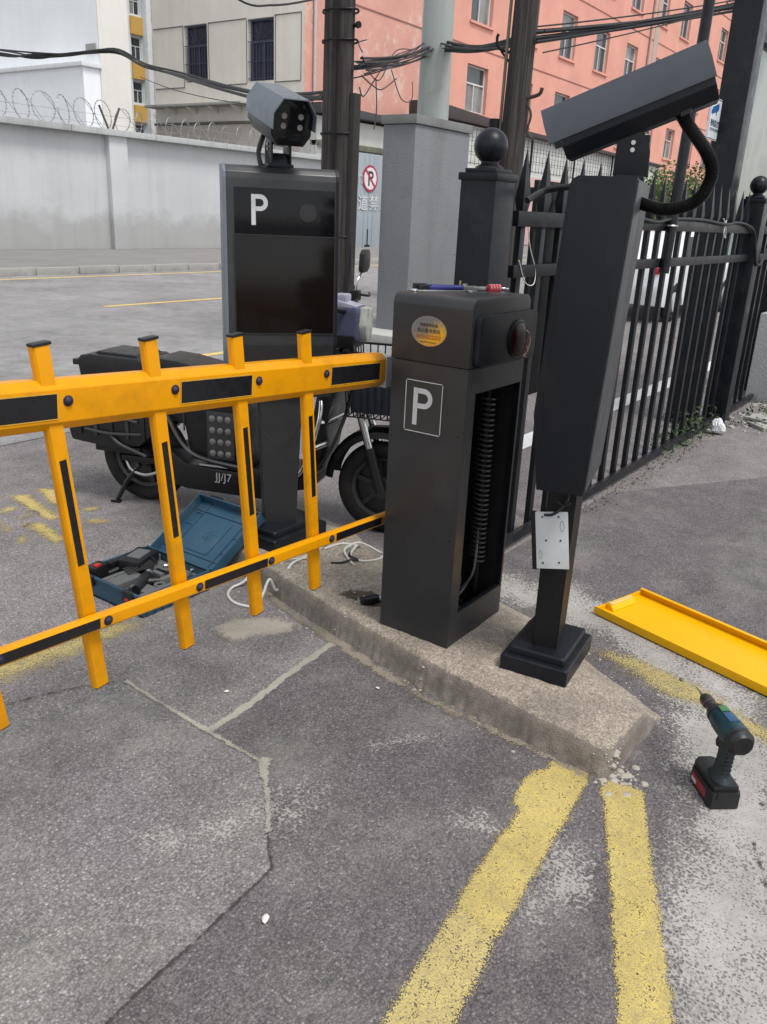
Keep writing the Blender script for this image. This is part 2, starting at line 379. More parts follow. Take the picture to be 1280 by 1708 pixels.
# ------------------------------------------------------------------ ground sheets with worn edges
def poly_sd(P, X, Y):
    P = np.array(P, float); n = len(P); ins = np.zeros(X.shape, bool); d = np.full(X.shape, 1e9)
    for i in range(n):
        a = P[i]; b = P[(i+1) % n]; e = b-a
        t = np.clip(((X-a[0])*e[0]+(Y-a[1])*e[1])/(e@e+1e-12), 0, 1)
        d = np.minimum(d, np.hypot(X-a[0]-t*e[0], Y-a[1]-t*e[1]))
        c = ((a[1] > Y) != (b[1] > Y)) & (X < (b[0]-a[0])*(Y-a[1])/(b[1]-a[1]+1e-12)+a[0]); ins ^= c
    return np.where(ins, d, -d)
def sheet(name, poly, mat, z, cell=.010, soft=.018, parent=None, zf=None):
    P = np.array(poly); lo = P.min(0)-soft; hi = P.max(0)+soft
    nx = int((hi[0]-lo[0])/cell)+2; ny = int((hi[1]-lo[1])/cell)+2
    X, Y = np.meshgrid(lo[0]+np.arange(nx)*cell, lo[1]+np.arange(ny)*cell, indexing='ij')
    sd = poly_sd(poly, X, Y); m = np.clip(.5+sd/(2*soft), 0, 1)
    keep = (m[:-1, :-1]+m[1:, :-1]+m[:-1, 1:]+m[1:, 1:]) > 0
    idx = np.arange(nx*ny).reshape(nx, ny)
    F = np.stack([idx[:-1, :-1][keep], idx[1:, :-1][keep], idx[1:, 1:][keep], idx[:-1, 1:][keep]], 1)
    used = np.unique(F); rem = np.full(nx*ny, -1); rem[used] = np.arange(len(used))
    Z = np.full(X.shape, z) if zf is None else zf(X, Y)+z
    V = np.stack([X.ravel()[used], Y.ravel()[used], Z.ravel()[used]], 1)
    me = bpy.data.meshes.new(name); me.from_pydata(V.tolist(), [], rem[F].tolist())
    at = me.attributes.new('m', 'FLOAT', 'POINT'); at.data.foreach_set('value', m.ravel()[used].astype(np.float32))
    me.materials.append(mat); me.shade_smooth()
    o = bpy.data.objects.new(name, me); COL.objects.link(o); o['kind'] = 'structure'
    if parent: o.parent = parent
    return o
def ribbon_poly(pts, widths, jit=.004, sub=6):
    P = smooth_path([(x, y, 0) for x, y in pts], sub); n = len(P)
    W = np.interp(np.linspace(0, 1, n), np.linspace(0, 1, len(widths)), widths)
    A, B = [], []
    for i, p in enumerate(P):
        d = (P[min(i+1, n-1)]-P[max(i-1, 0)]).normalized(); s = Vector((-d.y, d.x, 0))
        A.append(p+s*(W[i]/2+random.uniform(-jit, jit))); B.append(p-s*(W[i]/2+random.uniform(-jit, jit)))
    return [(v.x, v.y) for v in A+B[::-1]]
def plane(name, x0, x1, y0, y1, z, mat):
    b = bm_new(); vs = [b.verts.new(p) for p in ((x0, y0, z), (x1, y0, z), (x1, y1, z), (x0, y1, z))]; b.faces.new(vs)
    o = obj(name, b, mat, smooth=False); o['kind'] = 'structure'; return o

plane('ground', -150, 400, -150, 400, 0., M_ASPH)
b = bm_new(); vs = [b.verts.new((x, y, .0008)) for x, y in ((2.20, 1.72), (2.135, 1.69), (1.85, 1.668), (1.66, 1.642), (1.466, 1.625), (1.46, 1.5), (1.457, 1.385), (1.36, 1.29), (1.26, 1.19), (1.176, 1.098), (1.06, 1.09), (.92, 1.081), (.80, 1.078), (.30, 1.05), (.2, -.6), (3.2, -1.5), (5.5, -1.2), (6.2, .6), (4.6, 1.60), (2.95, 1.62))]
b.faces.new(vs[::-1]); bmesh.ops.recalc_face_normals(b, faces=b.faces); o = obj('asphalt_patch', b, M_ASPHN, smooth=False); o['kind'] = 'structure'
for v in o.data.polygons: pass
plane('street', -60, 260, 4.9, 15.75, .004, M_STREET)
# foreground markings
sheet('yellow_stripe', [(2.03, .635), (1.998, .748), (1.95, .750), (1.93, .768), (1.86, .775), (1.765, .755), (1.745, .728), (1.60, .712), (1.585, .594), (1.80, .612)], M_YEL, .0034, soft=.011)
sheet('yellow_stripe', [(1.66, .722), (1.50, .706), (1.36, .694), (1.33, .568), (1.50, .585), (1.66, .600)], M_YEL, .0030, soft=.011)
sheet('yellow_stripe', [(1.42, .698), (1.22, .678), (1.02, .654), (.72, .615), (.80, .498), (1.10, .536), (1.26, .558), (1.42, .577)], M_YEL2, .0026, soft=.013)
sheet('yellow_stripe', [(2.035, .487), (2.015, .582), (1.965, .586), (1.92, .556), (1.62, .420), (1.61, .301), (1.80, .385), (1.95, .450)], M_YEL, .0034, soft=.009)
sheet('yellow_stripe', [(1.66, .437), (1.45, .345), (1.30, .280), (.9, .105), (.95, .01), (1.365, .190), (1.50, .250), (1.66, .321)], M_YEL, .0030, soft=.010)
sheet('yellow_stripe', [(2.70, .93), (2.76, .86), (2.77, .70), (2.73, .54), (2.62, .32), (2.50, .12), (2.43, .16), (2.54, .36), (2.59, .50), (2.57, .58), (2.64, .75)], M_YELF, .0045, soft=.045)
sheet('white_patch', ribbon_poly([(3.02, 1.75), (3.02, 1.42), (3.04, 1.12), (2.93, .80), (2.72, .50), (2.42, .36), (2.16, .26), (1.90, .13), (1.62, .04), (1.2, -.13)], [.2, .26, .3, .3, .26, .3, .26, .34, .42, .4], .03), M_WHT, .002, soft=.07)
sheet('white_patch', [(1.98, .40), (1.90, .20), (1.55, -.02), (1.15, -.15), (1.2, .12), (1.45, .27), (1.7, .38)], M_WHTF, .0015, soft=.10)
sheet('white_patch', [(1.74, .66), (1.72, .52), (1.60, .42), (1.42, .50), (1.40, .60), (1.60, .60)], M_WHTF, .0015, soft=.08)
sheet('white_patch', [(1.70, .80), (1.60, .86), (1.57, .74), (1.66, .70)], M_WHTF, .0015, soft=.06)
sheet('white_flecks', ribbon_poly([(1.90, 1.07), (1.80, 1.15), (1.72, 1.20)], [.03, .05, .04], .01), M_WHTF, .0015, soft=.04)
sheet('white_flecks', ribbon_poly([(1.04, 1.42), (1.13, 1.33), (1.30, 1.26), (1.40, 1.24), (1.46, 1.20)], [.06, .12, .10, .07, .08], .02), M_WHTF, .0015, soft=.07)
sheet('white_flecks', [(1.40, 1.17), (1.34, 1.14), (1.30, 1.19), (1.36, 1.24)], M_WHTF, .0018, soft=.05)
sheet('cement_stain', [(1.93, 2.10), (2.03, 2.11), (2.12, 2.02), (2.17, 1.90), (2.10, 1.86), (2.0, 1.93), (1.90, 1.97)], M_CEM, .002, soft=.05)
# mortar seams and cracks in the asphalt
for sk_, (pts, ws) in enumerate((([(2.135, 1.69), (1.85, 1.665), (1.66, 1.64), (1.465, 1.63)], [.030, .022, .026, .024]),
                ([(1.49, 2.05), (1.475, 1.85), (1.466, 1.625)], [.012, .009, .016]),
                ([(1.466, 1.625), (1.46, 1.5), (1.457, 1.385)], [.014, .007, .012]),
                ([(1.48, 1.405), (1.44, 1.375), (1.36, 1.29), (1.26, 1.19)], [.028, .022, .014, .008]))):
    sheet('mortar_seam', ribbon_poly(pts, ws, .004, 10), M_MORT, .0032+.0005*sk_, cell=.006, soft=.008)
sheet('mortar_seam', ribbon_poly([(2.40, 2.40), (2.235, 2.02), (2.15, 1.69), (2.05, 1.27), (2.02, .93), (1.995, .63)], [.05, .035, .05, .024, .026, .02], .012, 12), M_DIRT, .004, cell=.008, soft=.02)
for sk_, (pts, ws) in enumerate((([(1.26, 1.19), (1.21, 1.14), (1.176, 1.098)], [.005, .006, .008]),
                ([(1.176, 1.098), (1.06, 1.09), (.92, 1.081), (.80, 1.078), (.55, 1.06)], [.006, .008, .006, .007, .006]),
                ([(1.49, 2.05), (1.314, 2.155), (1.148, 2.22), (.9, 2.31)], [.005, .005, .004, .004]),
                ([(2.02, .19), (1.75, .075), (1.45, -.02)], [.003, .003, .003]))):
    sheet('crack', ribbon_poly(pts, ws, .002, 14), M_SOIL, .0054+.0004*sk_, cell=.0035, soft=.005)
# faded yellow character painted on the asphalt, band at the left
for k, pl in enumerate([[(2.269, 3.985), (2.332, 3.947), (2.246, 3.539), (2.191, 3.536), (2.207, 3.723)], [(2.431, 3.99), (2.5, 3.902), (2.382, 3.697), (2.334, 3.72)], [(2.075, 3.541), (2.145, 3.536), (2.093, 3.266), (2.034, 3.253), (2.064, 3.411)], [(2.313, 3.428), (2.404, 3.342), (2.358, 3.28), (2.272, 3.361)], [(2.414, 3.58), (2.467, 3.523), (2.434, 3.478), (2.371, 3.52)], [(1.942, 3.432), (2.004, 3.454), (1.976, 3.361), (1.913, 3.355)], [(2.017, 3.676), (2.023, 3.573), (1.985, 3.521), (1.94, 3.547)], [(2.147, 3.867), (2.206, 3.817), (2.163, 3.758), (2.081, 3.782)], [(2.047, 3.571), (2.117, 3.592), (2.112, 3.549), (2.028, 3.521)], [(2.116, 3.693), (2.191, 3.688), (2.176, 3.653), (2.092, 3.644)], [(2.203, 3.474), (2.249, 3.473), (2.193, 3.387), (2.178, 3.428)]]):
    sheet('yellow_brush_stroke', pl, M_YEL if k < 3 else M_YELF, .003, soft=.03)
sheet('yellow_stripe', [(.9, 2.66), (.85, 2.44), (1.25, 2.34), (1.55, 2.30), (1.80, 2.33), (1.76, 2.42), (1.52, 2.45), (1.30, 2.52)], M_YELF, .003, soft=.06)
# street markings
def strip(name, x0, x1, y0, y1, mat, z=.008):
    return plane(name, x0, x1, y0, y1, z, mat)
strip('yellow_edge_line', -40, 200, 15.05, 15.19, M_YELS)
for k in range(-3, 12): strip('yellow_dash', 7.85+k*9.0, 7.85+k*9.0+3.6, 10.62, 10.76, M_YELS)
strip('yellow_dash', 6.0, 6.9, 6.55, 6.67, M_YELS)
strip('white_edge_line', 4.0, 22., 2.42, 2.60, M_WHTS, .004)
# far pavement and kerb
b = bm_new(); box(b, (60, 18.6, .07), (300, 5.4, .14)); o = obj('pavement', b, simple('pavement_slab', (.21, .205, .195), .9, vscale=1.5, dirt=(.16, .15, .14), dscale=.7), smooth=False); o['kind'] = 'structure'
kerb = bpy.data.objects.new('kerb', None); COL.objects.link(kerb); kerb['kind'] = 'structure'
b = bm_new(); box(b, (0, 0, .075), (.985, .16, .15), .015); k0 = obj('kerb_stone', b, simple('kerb_concrete', (.33, .32, .30), .9, vscale=4, dirt=(.10, .095, .085), dscale=1.5, damt=.8), kerb, (4.5, 15.80, 0))
for k in range(1, 44): inst(k0, kerb, (4.5+k, 15.80+random.uniform(-.012, .012), random.uniform(-.012, .006)))

# ------------------------------------------------------------------ traffic island
ISL = [(2.36, 2.62), (2.345, 2.36), (2.255, 2.02), (2.175, 1.70), (2.085, 1.27), (2.04, .93), (2.005, .61), (2.03, .585), (2.25, .575), (2.44, .565), (2.60, .86), (2.80, 1.2), (2.90, 1.6), (2.90, 2.0), (2.88, 2.4), (2.80, 2.62)]
ISL_S = ISL[:10]         # the sharp side (a broken kerb edge); the other side runs out level with the ground
def isl_h(X, Y):
    sd = poly_sd(ISL, X, Y)
    # distance to soft side
    soft = np.full(X.shape, 1e9); P = np.array(ISL[9:14])
    for i in range(len(P)-1):
        a = P[i]; e = P[i+1]-a; t = np.clip(((X-a[0])*e[0]+(Y-a[1])*e[1])/(e@e), 0, 1)
        soft = np.minimum(soft, np.hypot(X-a[0]-t*e[0], Y-a[1]-t*e[1]))
    nz = np.vectorize(lambda x, y: mnoise.fractal(Vector((x*9, y*9, 3.)), .8, 2.2, 5))(X, Y)
    n2 = np.vectorize(lambda x, y: mnoise.noise(Vector((x*60, y*60, 1.))))(X, Y)
    s1 = sd+nz*.006
    top = np.interp(Y, [.5, .7, 1.0, 2.7], [.092, .102, .11, .11])
    rise = np.clip(s1/.013, 0, 1); rise = 1-(1-rise)**1.6
    ramp_ = np.clip(soft/.20, 0, 1); ramp_ = ramp_*ramp_*(3-2*ramp_)
    # worn upper edge
    rnd = np.clip((s1-.008)/.035, 0, 1); rnd = 1-.14*(1-rnd)**2
    h = top*rise*(.10+.90*ramp_)*rnd + nz*.0028*rise+n2*.0012*rise
    # broken hollow where a conduit was dug in, beside the cabinet
    pit = np.exp(-(((X-2.335)/.05)**2+((Y-1.70)/.09)**2)); h -= pit*(.022+.012*nz)
    return np.where(sd < 0, -.02, h)
def isl_mat():
    m, t, b_ = newmat('sandy_concrete'); v = gcoords(t)
    c = ramp(t, noise(t, v, 5, 8, .7), [(.25, (.205, .174, .138)), (.5, (.32, .276, .220)), (.75, (.43, .38, .31))])
    d = voro(t, v, 210, 'Color'); sp = t.nodes.new('ShaderNodeSeparateColor'); L(t, d, sp.inputs[0])
    c = mix(t, 1., c, ramp(t, sp.outputs[0], [(0, .62), (.6, 1.), (1, 1.35)]), 'MULTIPLY')
    c = mix(t, 1., c, ramp(t, noise(t, v, 60, 5, .7), [(.3, .72), (.7, 1.2)]), 'MULTIPLY')
    c = mix(t, ramp(t, noise(t, v, 3.3, 6, .65), [(.5, 0.), (.72, .5)]), c, (.12, .105, .09))
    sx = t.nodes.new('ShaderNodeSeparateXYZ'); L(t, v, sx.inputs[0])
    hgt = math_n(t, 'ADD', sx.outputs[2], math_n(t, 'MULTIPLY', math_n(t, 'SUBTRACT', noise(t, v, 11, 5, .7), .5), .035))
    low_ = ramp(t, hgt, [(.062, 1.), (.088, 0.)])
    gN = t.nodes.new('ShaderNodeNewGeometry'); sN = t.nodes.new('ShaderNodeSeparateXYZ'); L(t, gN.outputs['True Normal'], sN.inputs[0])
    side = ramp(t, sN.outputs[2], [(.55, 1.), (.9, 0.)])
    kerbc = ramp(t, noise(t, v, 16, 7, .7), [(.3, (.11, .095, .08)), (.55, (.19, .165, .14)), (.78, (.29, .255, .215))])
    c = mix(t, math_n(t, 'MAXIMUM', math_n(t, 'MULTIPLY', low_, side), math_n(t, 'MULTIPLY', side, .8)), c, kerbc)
    L(t, c, b_.inputs['Base Color']); b_.inputs['Roughness'].default_value = .95
    bump(t, b_, mix(t, .5, noise(t, v, 90, 6, .7), voro(t, v, 210, 'Distance')), .8, .006)
    return m
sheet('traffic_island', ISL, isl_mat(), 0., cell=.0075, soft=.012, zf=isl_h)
sheet('dug_soil', [(2.30, 1.80), (2.36, 1.79), (2.40, 1.72), (2.39, 1.63), (2.34, 1.60), (2.31, 1.64), (2.345, 1.70), (2.30, 1.76)], M_PIT, .002, cell=.007, soft=.02, zf=isl_h)
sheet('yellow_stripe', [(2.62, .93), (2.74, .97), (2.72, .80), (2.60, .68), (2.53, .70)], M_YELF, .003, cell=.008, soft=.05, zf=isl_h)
# loose crumbs of concrete
M_CRUMB = simple('concrete_crumb', (.36, .33, .28), .95, bmp=.5, bscale=90)
def crumb_bm(r, seed):
    b = bm_new(); bmesh.ops.create_icosphere(b, subdivisions=2, radius=r); rr = random.Random(seed)
    for v in b.verts: v.co *= 1+.35*mnoise.noise(v.co*(2.2/r)+Vector((seed, 0, 0)))
    for v in b.verts: v.co.z *= .55
    return b
b = bm_new()
for k in range(420):
    if k < 150: x, y = 2.04+random.gauss(0, .035), .57+random.gauss(0, .03)
    elif k < 260: y = random.uniform(.7, 2.3); x = 2.02+(y-.7)*.16+random.gauss(0, .02)-.03
    elif k < 330: x, y = 2.34+random.gauss(0, .05), 1.70+random.gauss(0, .07)
    else: x, y = random.uniform(2.15, 2.8), random.uniform(.62, 1.2)
    hz = float(isl_h(np.array([[x]]), np.array([[y]]))[0, 0]); hz = max(hz, 0.)
    c = crumb_bm(random.choice([.002, .003, .004, .006]) if k > 12 else .012, k); merge(b, c, T(x, y, hz))
o = obj('concrete_crumbs', b, M_CRUMB); tag(o, 'sandy concrete crumbs scattered along the broken island edge', 'rubble', kind='stuff')
for k, (x, y, r, mat, lab) in enumerate(((1.051, 1.003, .011, 'w', 'white oval pebble lying alone on the dark asphalt below the crack'), (1.987, 1.378, .006, 'w', 'tiny white chip on asphalt beside the island kerb'), (1.652, 1.745, .007, 'w', 'pale flake on asphalt near the corner of two mortar seams'),
     (2.715, .59, .009, 'b', 'brown pebble lying on the faded yellow paint near the drill'), (2.19, .205, .006, 'b', 'dark pebble on white paint beside the cordless drill battery'))):
    o = obj('pebble', crumb_bm(r*.85, 50+k), simple('pebble_'+mat, (.62, .6, .56) if mat == 'w' else (.14, .11, .06), .8), loc=(x, y, .004+r*.4)); o.scale = (1.5, .85, .8); o.rotation_euler.z = .5+k; tag(o, lab, 'pebble')

# ------------------------------------------------------------------ barrier cabinet
CX0, CX1, CY0, CY1, CZ0, CZ1 = 2.20, 2.572, 1.248, 1.53, .10, 1.270
cab = thing('barrier_cabinet', 'dark grey parking barrier cabinet with open side, P plate and gold oval sticker', 'barrier machine', ((CX0+CX1)/2, (CY0+CY1)/2, CZ0))
W_, D_ = CX1-CX0, CY1-CY0; hx, hy = W_/2, D_/2; zs = 1.062-CZ0; zt = CZ1-CZ0
# lower body: folded sheet with a big opening on the -y side
th = .004; ox0, ox1, oz0, oz1 = 2.255-(CX0+CX1)/2, 2.562-(CX0+CX1)/2, .222-CZ0, .982-CZ0
b = bm_new()
box(b, (-hx+th/2, 0, zs/2), (th, D_, zs), .0015); box(b, (hx-th/2, 0, zs/2), (th, D_, zs), .0015)
box(b, (0, hy-th/2, zs/2), (W_-2*th, th, zs))
for x0, x1, z0, z1 in ((-hx+th, ox0, 0, zs), (ox1, hx-th, 0, zs), (ox0, ox1, 0, oz0), (ox0, ox1, oz1, zs)):
    box(b, ((x0+x1)/2, -hy+th/2, (z0+z1)/2), (x1-x0, th, z1-z0))
obj('body', b, M_CAB, cab)
b = bm_new()   # folded lip round the opening
l = .014
box(b, ((ox0+ox1)/2, -hy+l/2+.003, oz1-.0015), (ox1-ox0, l, .003)); box(b, ((ox0+ox1)/2, -hy+l/2+.003, oz0+.0015), (ox1-ox0, l, .003))
box(b, (ox0+.0015, -hy+.012, (oz0+oz1)/2), (.003, .024, oz1-oz0-.006)); box(b, (ox1-.0015, -hy+.012, (oz0+oz1)/2), (.003, .024, oz1-oz0-.006))
obj('opening_lip', b, M_BLUEBLK, cab)
b = bm_new(); box(b, (0, 0, .006), (W_-.012, D_-.012, .008)); box(b, (0, 0, zs-.01), (W_-.012, D_-.012, .008)); box(b, (0, .100, .48), (W_-.012, .004, .93)); box(b, (hx-.008, -.01, .48), (.004, D_-.03, .93)); box(b, (-hx+.008, -.01, .48), (.004, D_-.03, .93))
obj('inner_frame', b, M_INSIDE, cab)
# head with rounded upper edges, overhanging seam
def rounded_rect(w_, h, r, n=6, corners=(1, 1, 1, 1)):
    out = []
    for k, (cx, cz, a0) in enumerate(((w_/2-r, h-r, 0), (-w_/2+r, h-r, 90), (-w_/2+r, r, 180), (w_/2-r, r, 270))):
        if corners[k]: out += [(cx+r*math.cos(R(a0+90*i/n)), cz+r*math.sin(R(a0+90*i/n))) for i in range(n+1)]
        else: out.append((cx+math.copysign(r, cx), cz+math.copysign(r, cz-h/2)))
    return out
b = bm_new()
prism(b, [(x, z+zs+.003) for x, z in rounded_rect(W_+.006, zt-zs-.003, .032, 8, (1, 1, 0, 0))], -hy-.003, hy+.003, 'xz', bev=.006)
obj('head', b, M_CAB, cab)
b = bm_new(); box(b, (0, 0, zs), (W_-.012, D_-.012, .010)); obj('seam', b, M_INSIDE, cab)
# lamp bezel on the head
pz0, pz1 = 1.066-CZ0, 1.222-CZ0; px0, px1 = 2.212-(CX0+CX1)/2, 2.588-(CX0+CX1)/2
b = bm_new(); prism(b, [(x+(px0+px1)/2, z+pz0) for x, z in rounded_rect(px1-px0, pz1-pz0, .022, 6)], -hy-.026, -hy-.0025, 'xz', bev=.005)
bez = obj('lamp_bezel', b, M_BLUEBLK, cab)
lx, lz = 2.452-(CX0+CX1)/2, 1.138-CZ0
b = bm_new(); lathe(b, [(.060, 0), (.060, .006), (.055, .009), (.054, .004)], 36, T(lx, -hy-.0255, lz) @ RX(R(90))); obj('lens_ring', b, M_PLBLK, bez)
b = bm_new(); lathe(b, [(.054, .001), (.052, .008), (.040, .013), (.020, .016), (.002, .017)], 36, T(lx, -hy-.0265, lz) @ RX(R(90))); obj('lens', b, M_REDLENS, bez)
b = bm_new()   # loose wires hanging at the lens
tube(b, [(lx+.03, -hy-.03, lz+.03), (lx+.05, -hy-.045, lz+.01), (lx+.035, -hy-.043, lz-.02), (lx+.055, -hy-.042, lz-.04), (lx+.02, -hy-.044, lz-.055), (lx+.05, -hy-.04, lz-.06)], .0016, 6, smooth=6)
tube(b, [(lx+.045, -hy-.028, lz+.035), (lx+.06, -hy-.044, lz-.005), (lx+.04, -hy-.046, lz-.045), (lx+.05, -hy-.04, lz-.065)], .0012, 6, smooth=6)
obj('loose_wire', b, simple('copper_wire', (.5, .3, .2), .35, .7), bez)
# P plate
pc_y, pc_z = (1.472+1.330)/2-(CY0+CY1)/2, .922-CZ0
PM = T(-hx-.0012, pc_y, pc_z) @ RZ(R(-90))
b = bm_new(); prism(b, [(x, z-.085) for x, z in rounded_rect(.142, .170, .008)], -.0006, .0006, 'xz', mat=PM); pp = obj('p_plate', b, simple('p_plate_face', (.034, .036, .034), .4), cab)
b = bm_new()
for c, s in (((0, 0, .0822), (.132, .001, .0024)), ((0, 0, -.0822), (.132, .001, .0024)), ((.0682, 0, 0), (.0024, .001, .158)), ((-.0682, 0, 0), (.0024, .001, .158))): box(b, c, s)
bmesh.ops.transform(b, matrix=T(-hx-.0024, pc_y, pc_z) @ RZ(R(-90)), verts=b.verts); obj('plate_border', b, M_WHITEP, pp)
b = letter_P(.072, .120, .0165); bmesh.ops.transform(b, matrix=T(-hx-.0026, pc_y, pc_z) @ RZ(R(-90)) @ T(-.038, 0, -.060), verts=b.verts); obj('letter', b, M_WHITEP, pp)
# oval sticker
ov = Matrix.Translation((-hx-.0036, 1.396-(CY0+CY1)/2, 1.162-CZ0)) @ RZ(R(-90))
b = bm_new(); prism(b, [(.064*math.cos(a), .046*math.sin(a)) for a in np.linspace(0, 2*math.pi, 40)[:-1]], -.0004, .0004, 'xz', mat=ov); os_ = obj('oval_sticker', b, M_ORCH, cab)
b = bm_new()
for r0, r1 in ((.985, .96), (.90, .885)):
    A = [b.verts.new((.064*r0*math.cos(a), -.0007, .046*r0*math.sin(a))) for a in np.linspace(0, 2*math.pi, 41)[:-1]]; B = [b.verts.new((.064*r1*math.cos(a), -.0007, .046*r1*math.sin(a))) for a in np.linspace(0, 2*math.pi, 41)[:-1]]
    for k in range(40): b.faces.new((A[k], A[(k+1) % 40], B[(k+1) % 40], B[k]))
bmesh.ops.transform(b, matrix=ov, verts=b.verts); obj('sticker_rings', b, M_SILST, os_)
b = text_bm("15551522252", .0165); c = bm_new(); merge(c, b, ov @ T(0, -.001, -.018) @ STAND)
obj('phone_number', c, simple('sticker_ink_red', (.30, .03, .01), .6), os_)
c = bm_new(); merge(c, text_bm("售后服务热线", .014), ov @ T(0, -.001, .0005) @ STAND); merge(c, text_bm("智能停车设备", .011), ov @ T(0, -.001, .018) @ STAND)
for k in range(9): box(c, (-.026+k*.0065, -.001, -.0335), (.004, .0004, .0035), mat=ov)
obj('print', c, simple('sticker_ink_dark', (.05, .035, .02), .6), os_)['kind'] = 'stuff'
# balance spring, rod and cables inside
b = bm_new()
turns = 34; pts = []
for i in range(turns*12+1):
    a = 2*math.pi*i/12; f_ = i/(turns*12); pts.append((.098+.026*f_+.027*math.cos(a), -.062+.027*math.sin(a), .84-.62*f_-.004))
tube(b, pts, .0043, 6); sp_ = obj('balance_spring', b, simple('spring_steel', (.035, .035, .038), .45, .3), cab)
b = bm_new(); tube(b, [(.097, -.062, .94), (.098, -.062, .86), (.124, -.062, .22), (.124, -.062, .09)], .011, 12); box(b, (.097, -.062, .89), (.045, .04, .03), .004); obj('spring_rod', b, M_CABD, cab)
b = bm_new(); sphere(b, (.088, -.086, .885), .007); obj('rod_bolt', b, M_STEEL, cab)
b = bm_new(); tube(b, [(.13, -.05, .40), (.10, -.07, .30), (.05, -.09, .20), (.03, -.06, .135)], .005, 8, smooth=6); tube(b, [(-.12, -.04, .19), (-.08, -.07, .215), (-.05, -.075, .15), (.0, -.07, .128), (.08, -.06, .15)], .0045, 8, smooth=6)
tube(b, [(-.13, -.06, .26), (-.08, -.09, .27), (-.03, -.085, .2), (-.04, -.08, .13)], .004, 8, smooth=6); obj('inner_cable', b, simple('grey_cable', (.08, .075, .07), .5), cab)
b = bm_new()
for z in (.75, .40): cyl(b, (-hx-.001, -hy+.02, z), (-hx+.004, -hy+.02, z), .003, 8)
cyl(b, (-hx+.03, -hy-.0012, .70), (-hx+.03, -hy+.003, .70), .003, 8); obj('rivet', b, M_CABD, cab)

# tools lying on the cabinet
ZT = CZ1-.0015
def spanner():
    b = bm_new(); Ln = .175
    box(b, (0, 0, .0035), (Ln, .011, .005), .002)
    torus(b, (-Ln/2-.011, 0, .004), .0105, .0045, 24, 8, axis='z')
    for s in (-1, 1): prism(b, [(Ln/2-.004, s*.003), (Ln/2+.006, s*.012), (Ln/2+.026, s*.013), (Ln/2+.028, s*.006), (Ln/2+.012, s*.0045)], .001, .007, 'xy', bev=.0008)
    return b
o = obj('spanner', spanner(), M_STEEL, loc=(2.345, 1.445, ZT), rot=(0, 0, R(-38))); tag(o, 'steel combination spanner on the cabinet top, in front of the blue-handled tool', 'spanner')
pt = thing('crimping_pliers', 'blue and black handled pliers lying on the barrier cabinet top', 'pliers', (2.41, 1.445, ZT), R(-30))
b = bm_new()
for s in (-1, 1): tube(b, [(-.105, s*.020, .011), (-.06, s*.017, .011), (-.01, s*.009, .011), (.03, s*.006, .011)], [.010, .009, .008, .007], 10, smooth=4)
obj('blue_handle', b, M_BLUE, pt)
b = bm_new(); box(b, (-.115, .019, .012), (.045, .020, .022), .006); box(b, (-.115, -.019, .011), (.040, .018, .020), .006); obj('black_grip', b, M_PLBLK, pt)
b = bm_new(); box(b, (.055, 0, .010), (.06, .022, .013), .004); cyl(b, (.04, 0, .0), (.04, 0, .024), .008, 12); prism(b, [(.08, -.012), (.125, -.006), (.13, 0), (.125, .006), (.08, .012)], .004, .015, 'xy', bev=.002); obj('jaw', b, M_STEEL, pt)
b = bm_new(); cyl(b, (.03, .014, .012), (.03, .014, .032), .0035, 10); obj('brass_stud', b, simple('brass', (.55, .42, .2), .35, .8), pt)
lk = thing('combination_padlock', 'red combination padlock with steel shackle on the cabinet top', 'padlock', (2.535, 1.365, ZT), R(-35))
b = bm_new(); box(b, (0, 0, .0105), (.048, .022, .020), .005); obj('lock_body', b, M_RED, lk)
for k in range(4):
    b = bm_new(); tube(b, [(-.018+k*.0105, 0, .0112), (-.011+k*.0105, 0, .0112)], .0125, 14); obj('number_dial', b, simple('dial_pink', (.5, .18, .2), .4), lk)
b = bm_new(); tube(b, [(.020, -.008, .010), (.042, -.009, .010), (.052, 0, .010), (.042, .009, .010), (.020, .008, .010)], .0028, 8, smooth=5); obj('shackle', b, M_CHROME, lk)

# ------------------------------------------------------------------ barrier arm with hanging bars
AY = 1.607
arm = thing('boom_barrier', 'yellow lifting fence barrier arm with black reflective stickers and hanging bars', 'barrier arm', (2.272, AY, 1.0))
def aw(x, z): return (x-2.272, z-1.0)
sl = -.0560; ANG = math.atan(-sl)       # the arm sits a little raised towards its free end
XL = -.95
BM_ = RY(ANG)          # local x along the arm
prof = [(-.0, .0365), (.016, .0555), (.046, .0555), (.056, .045), (.056, -.045), (.046, -.0555), (.016, -.0555), (0., -.0365)]   # (y,z): front face is the -y side
LEN = 2.272-XL; BZ = 1.0025-1.0
b = bm_new(); prism(b, prof, -LEN/math.cos(ANG), 0, 'yz', bev=.0022, mat=T(0, 0, BZ) @ BM_); beam = obj('main_beam', b, M_YBAR, arm)
b = bm_new(); prism(b, [(y, z*.93) for y, z in prof], -.001, .004, 'yz', mat=T(0, 0, BZ) @ BM_); obj('beam_end_cap', b, simple('end_cap_yellow', (.6, .25, .01), .5), beam)
def on_beam(x): return ((x-2.272), BZ+sl*(x-2.272))
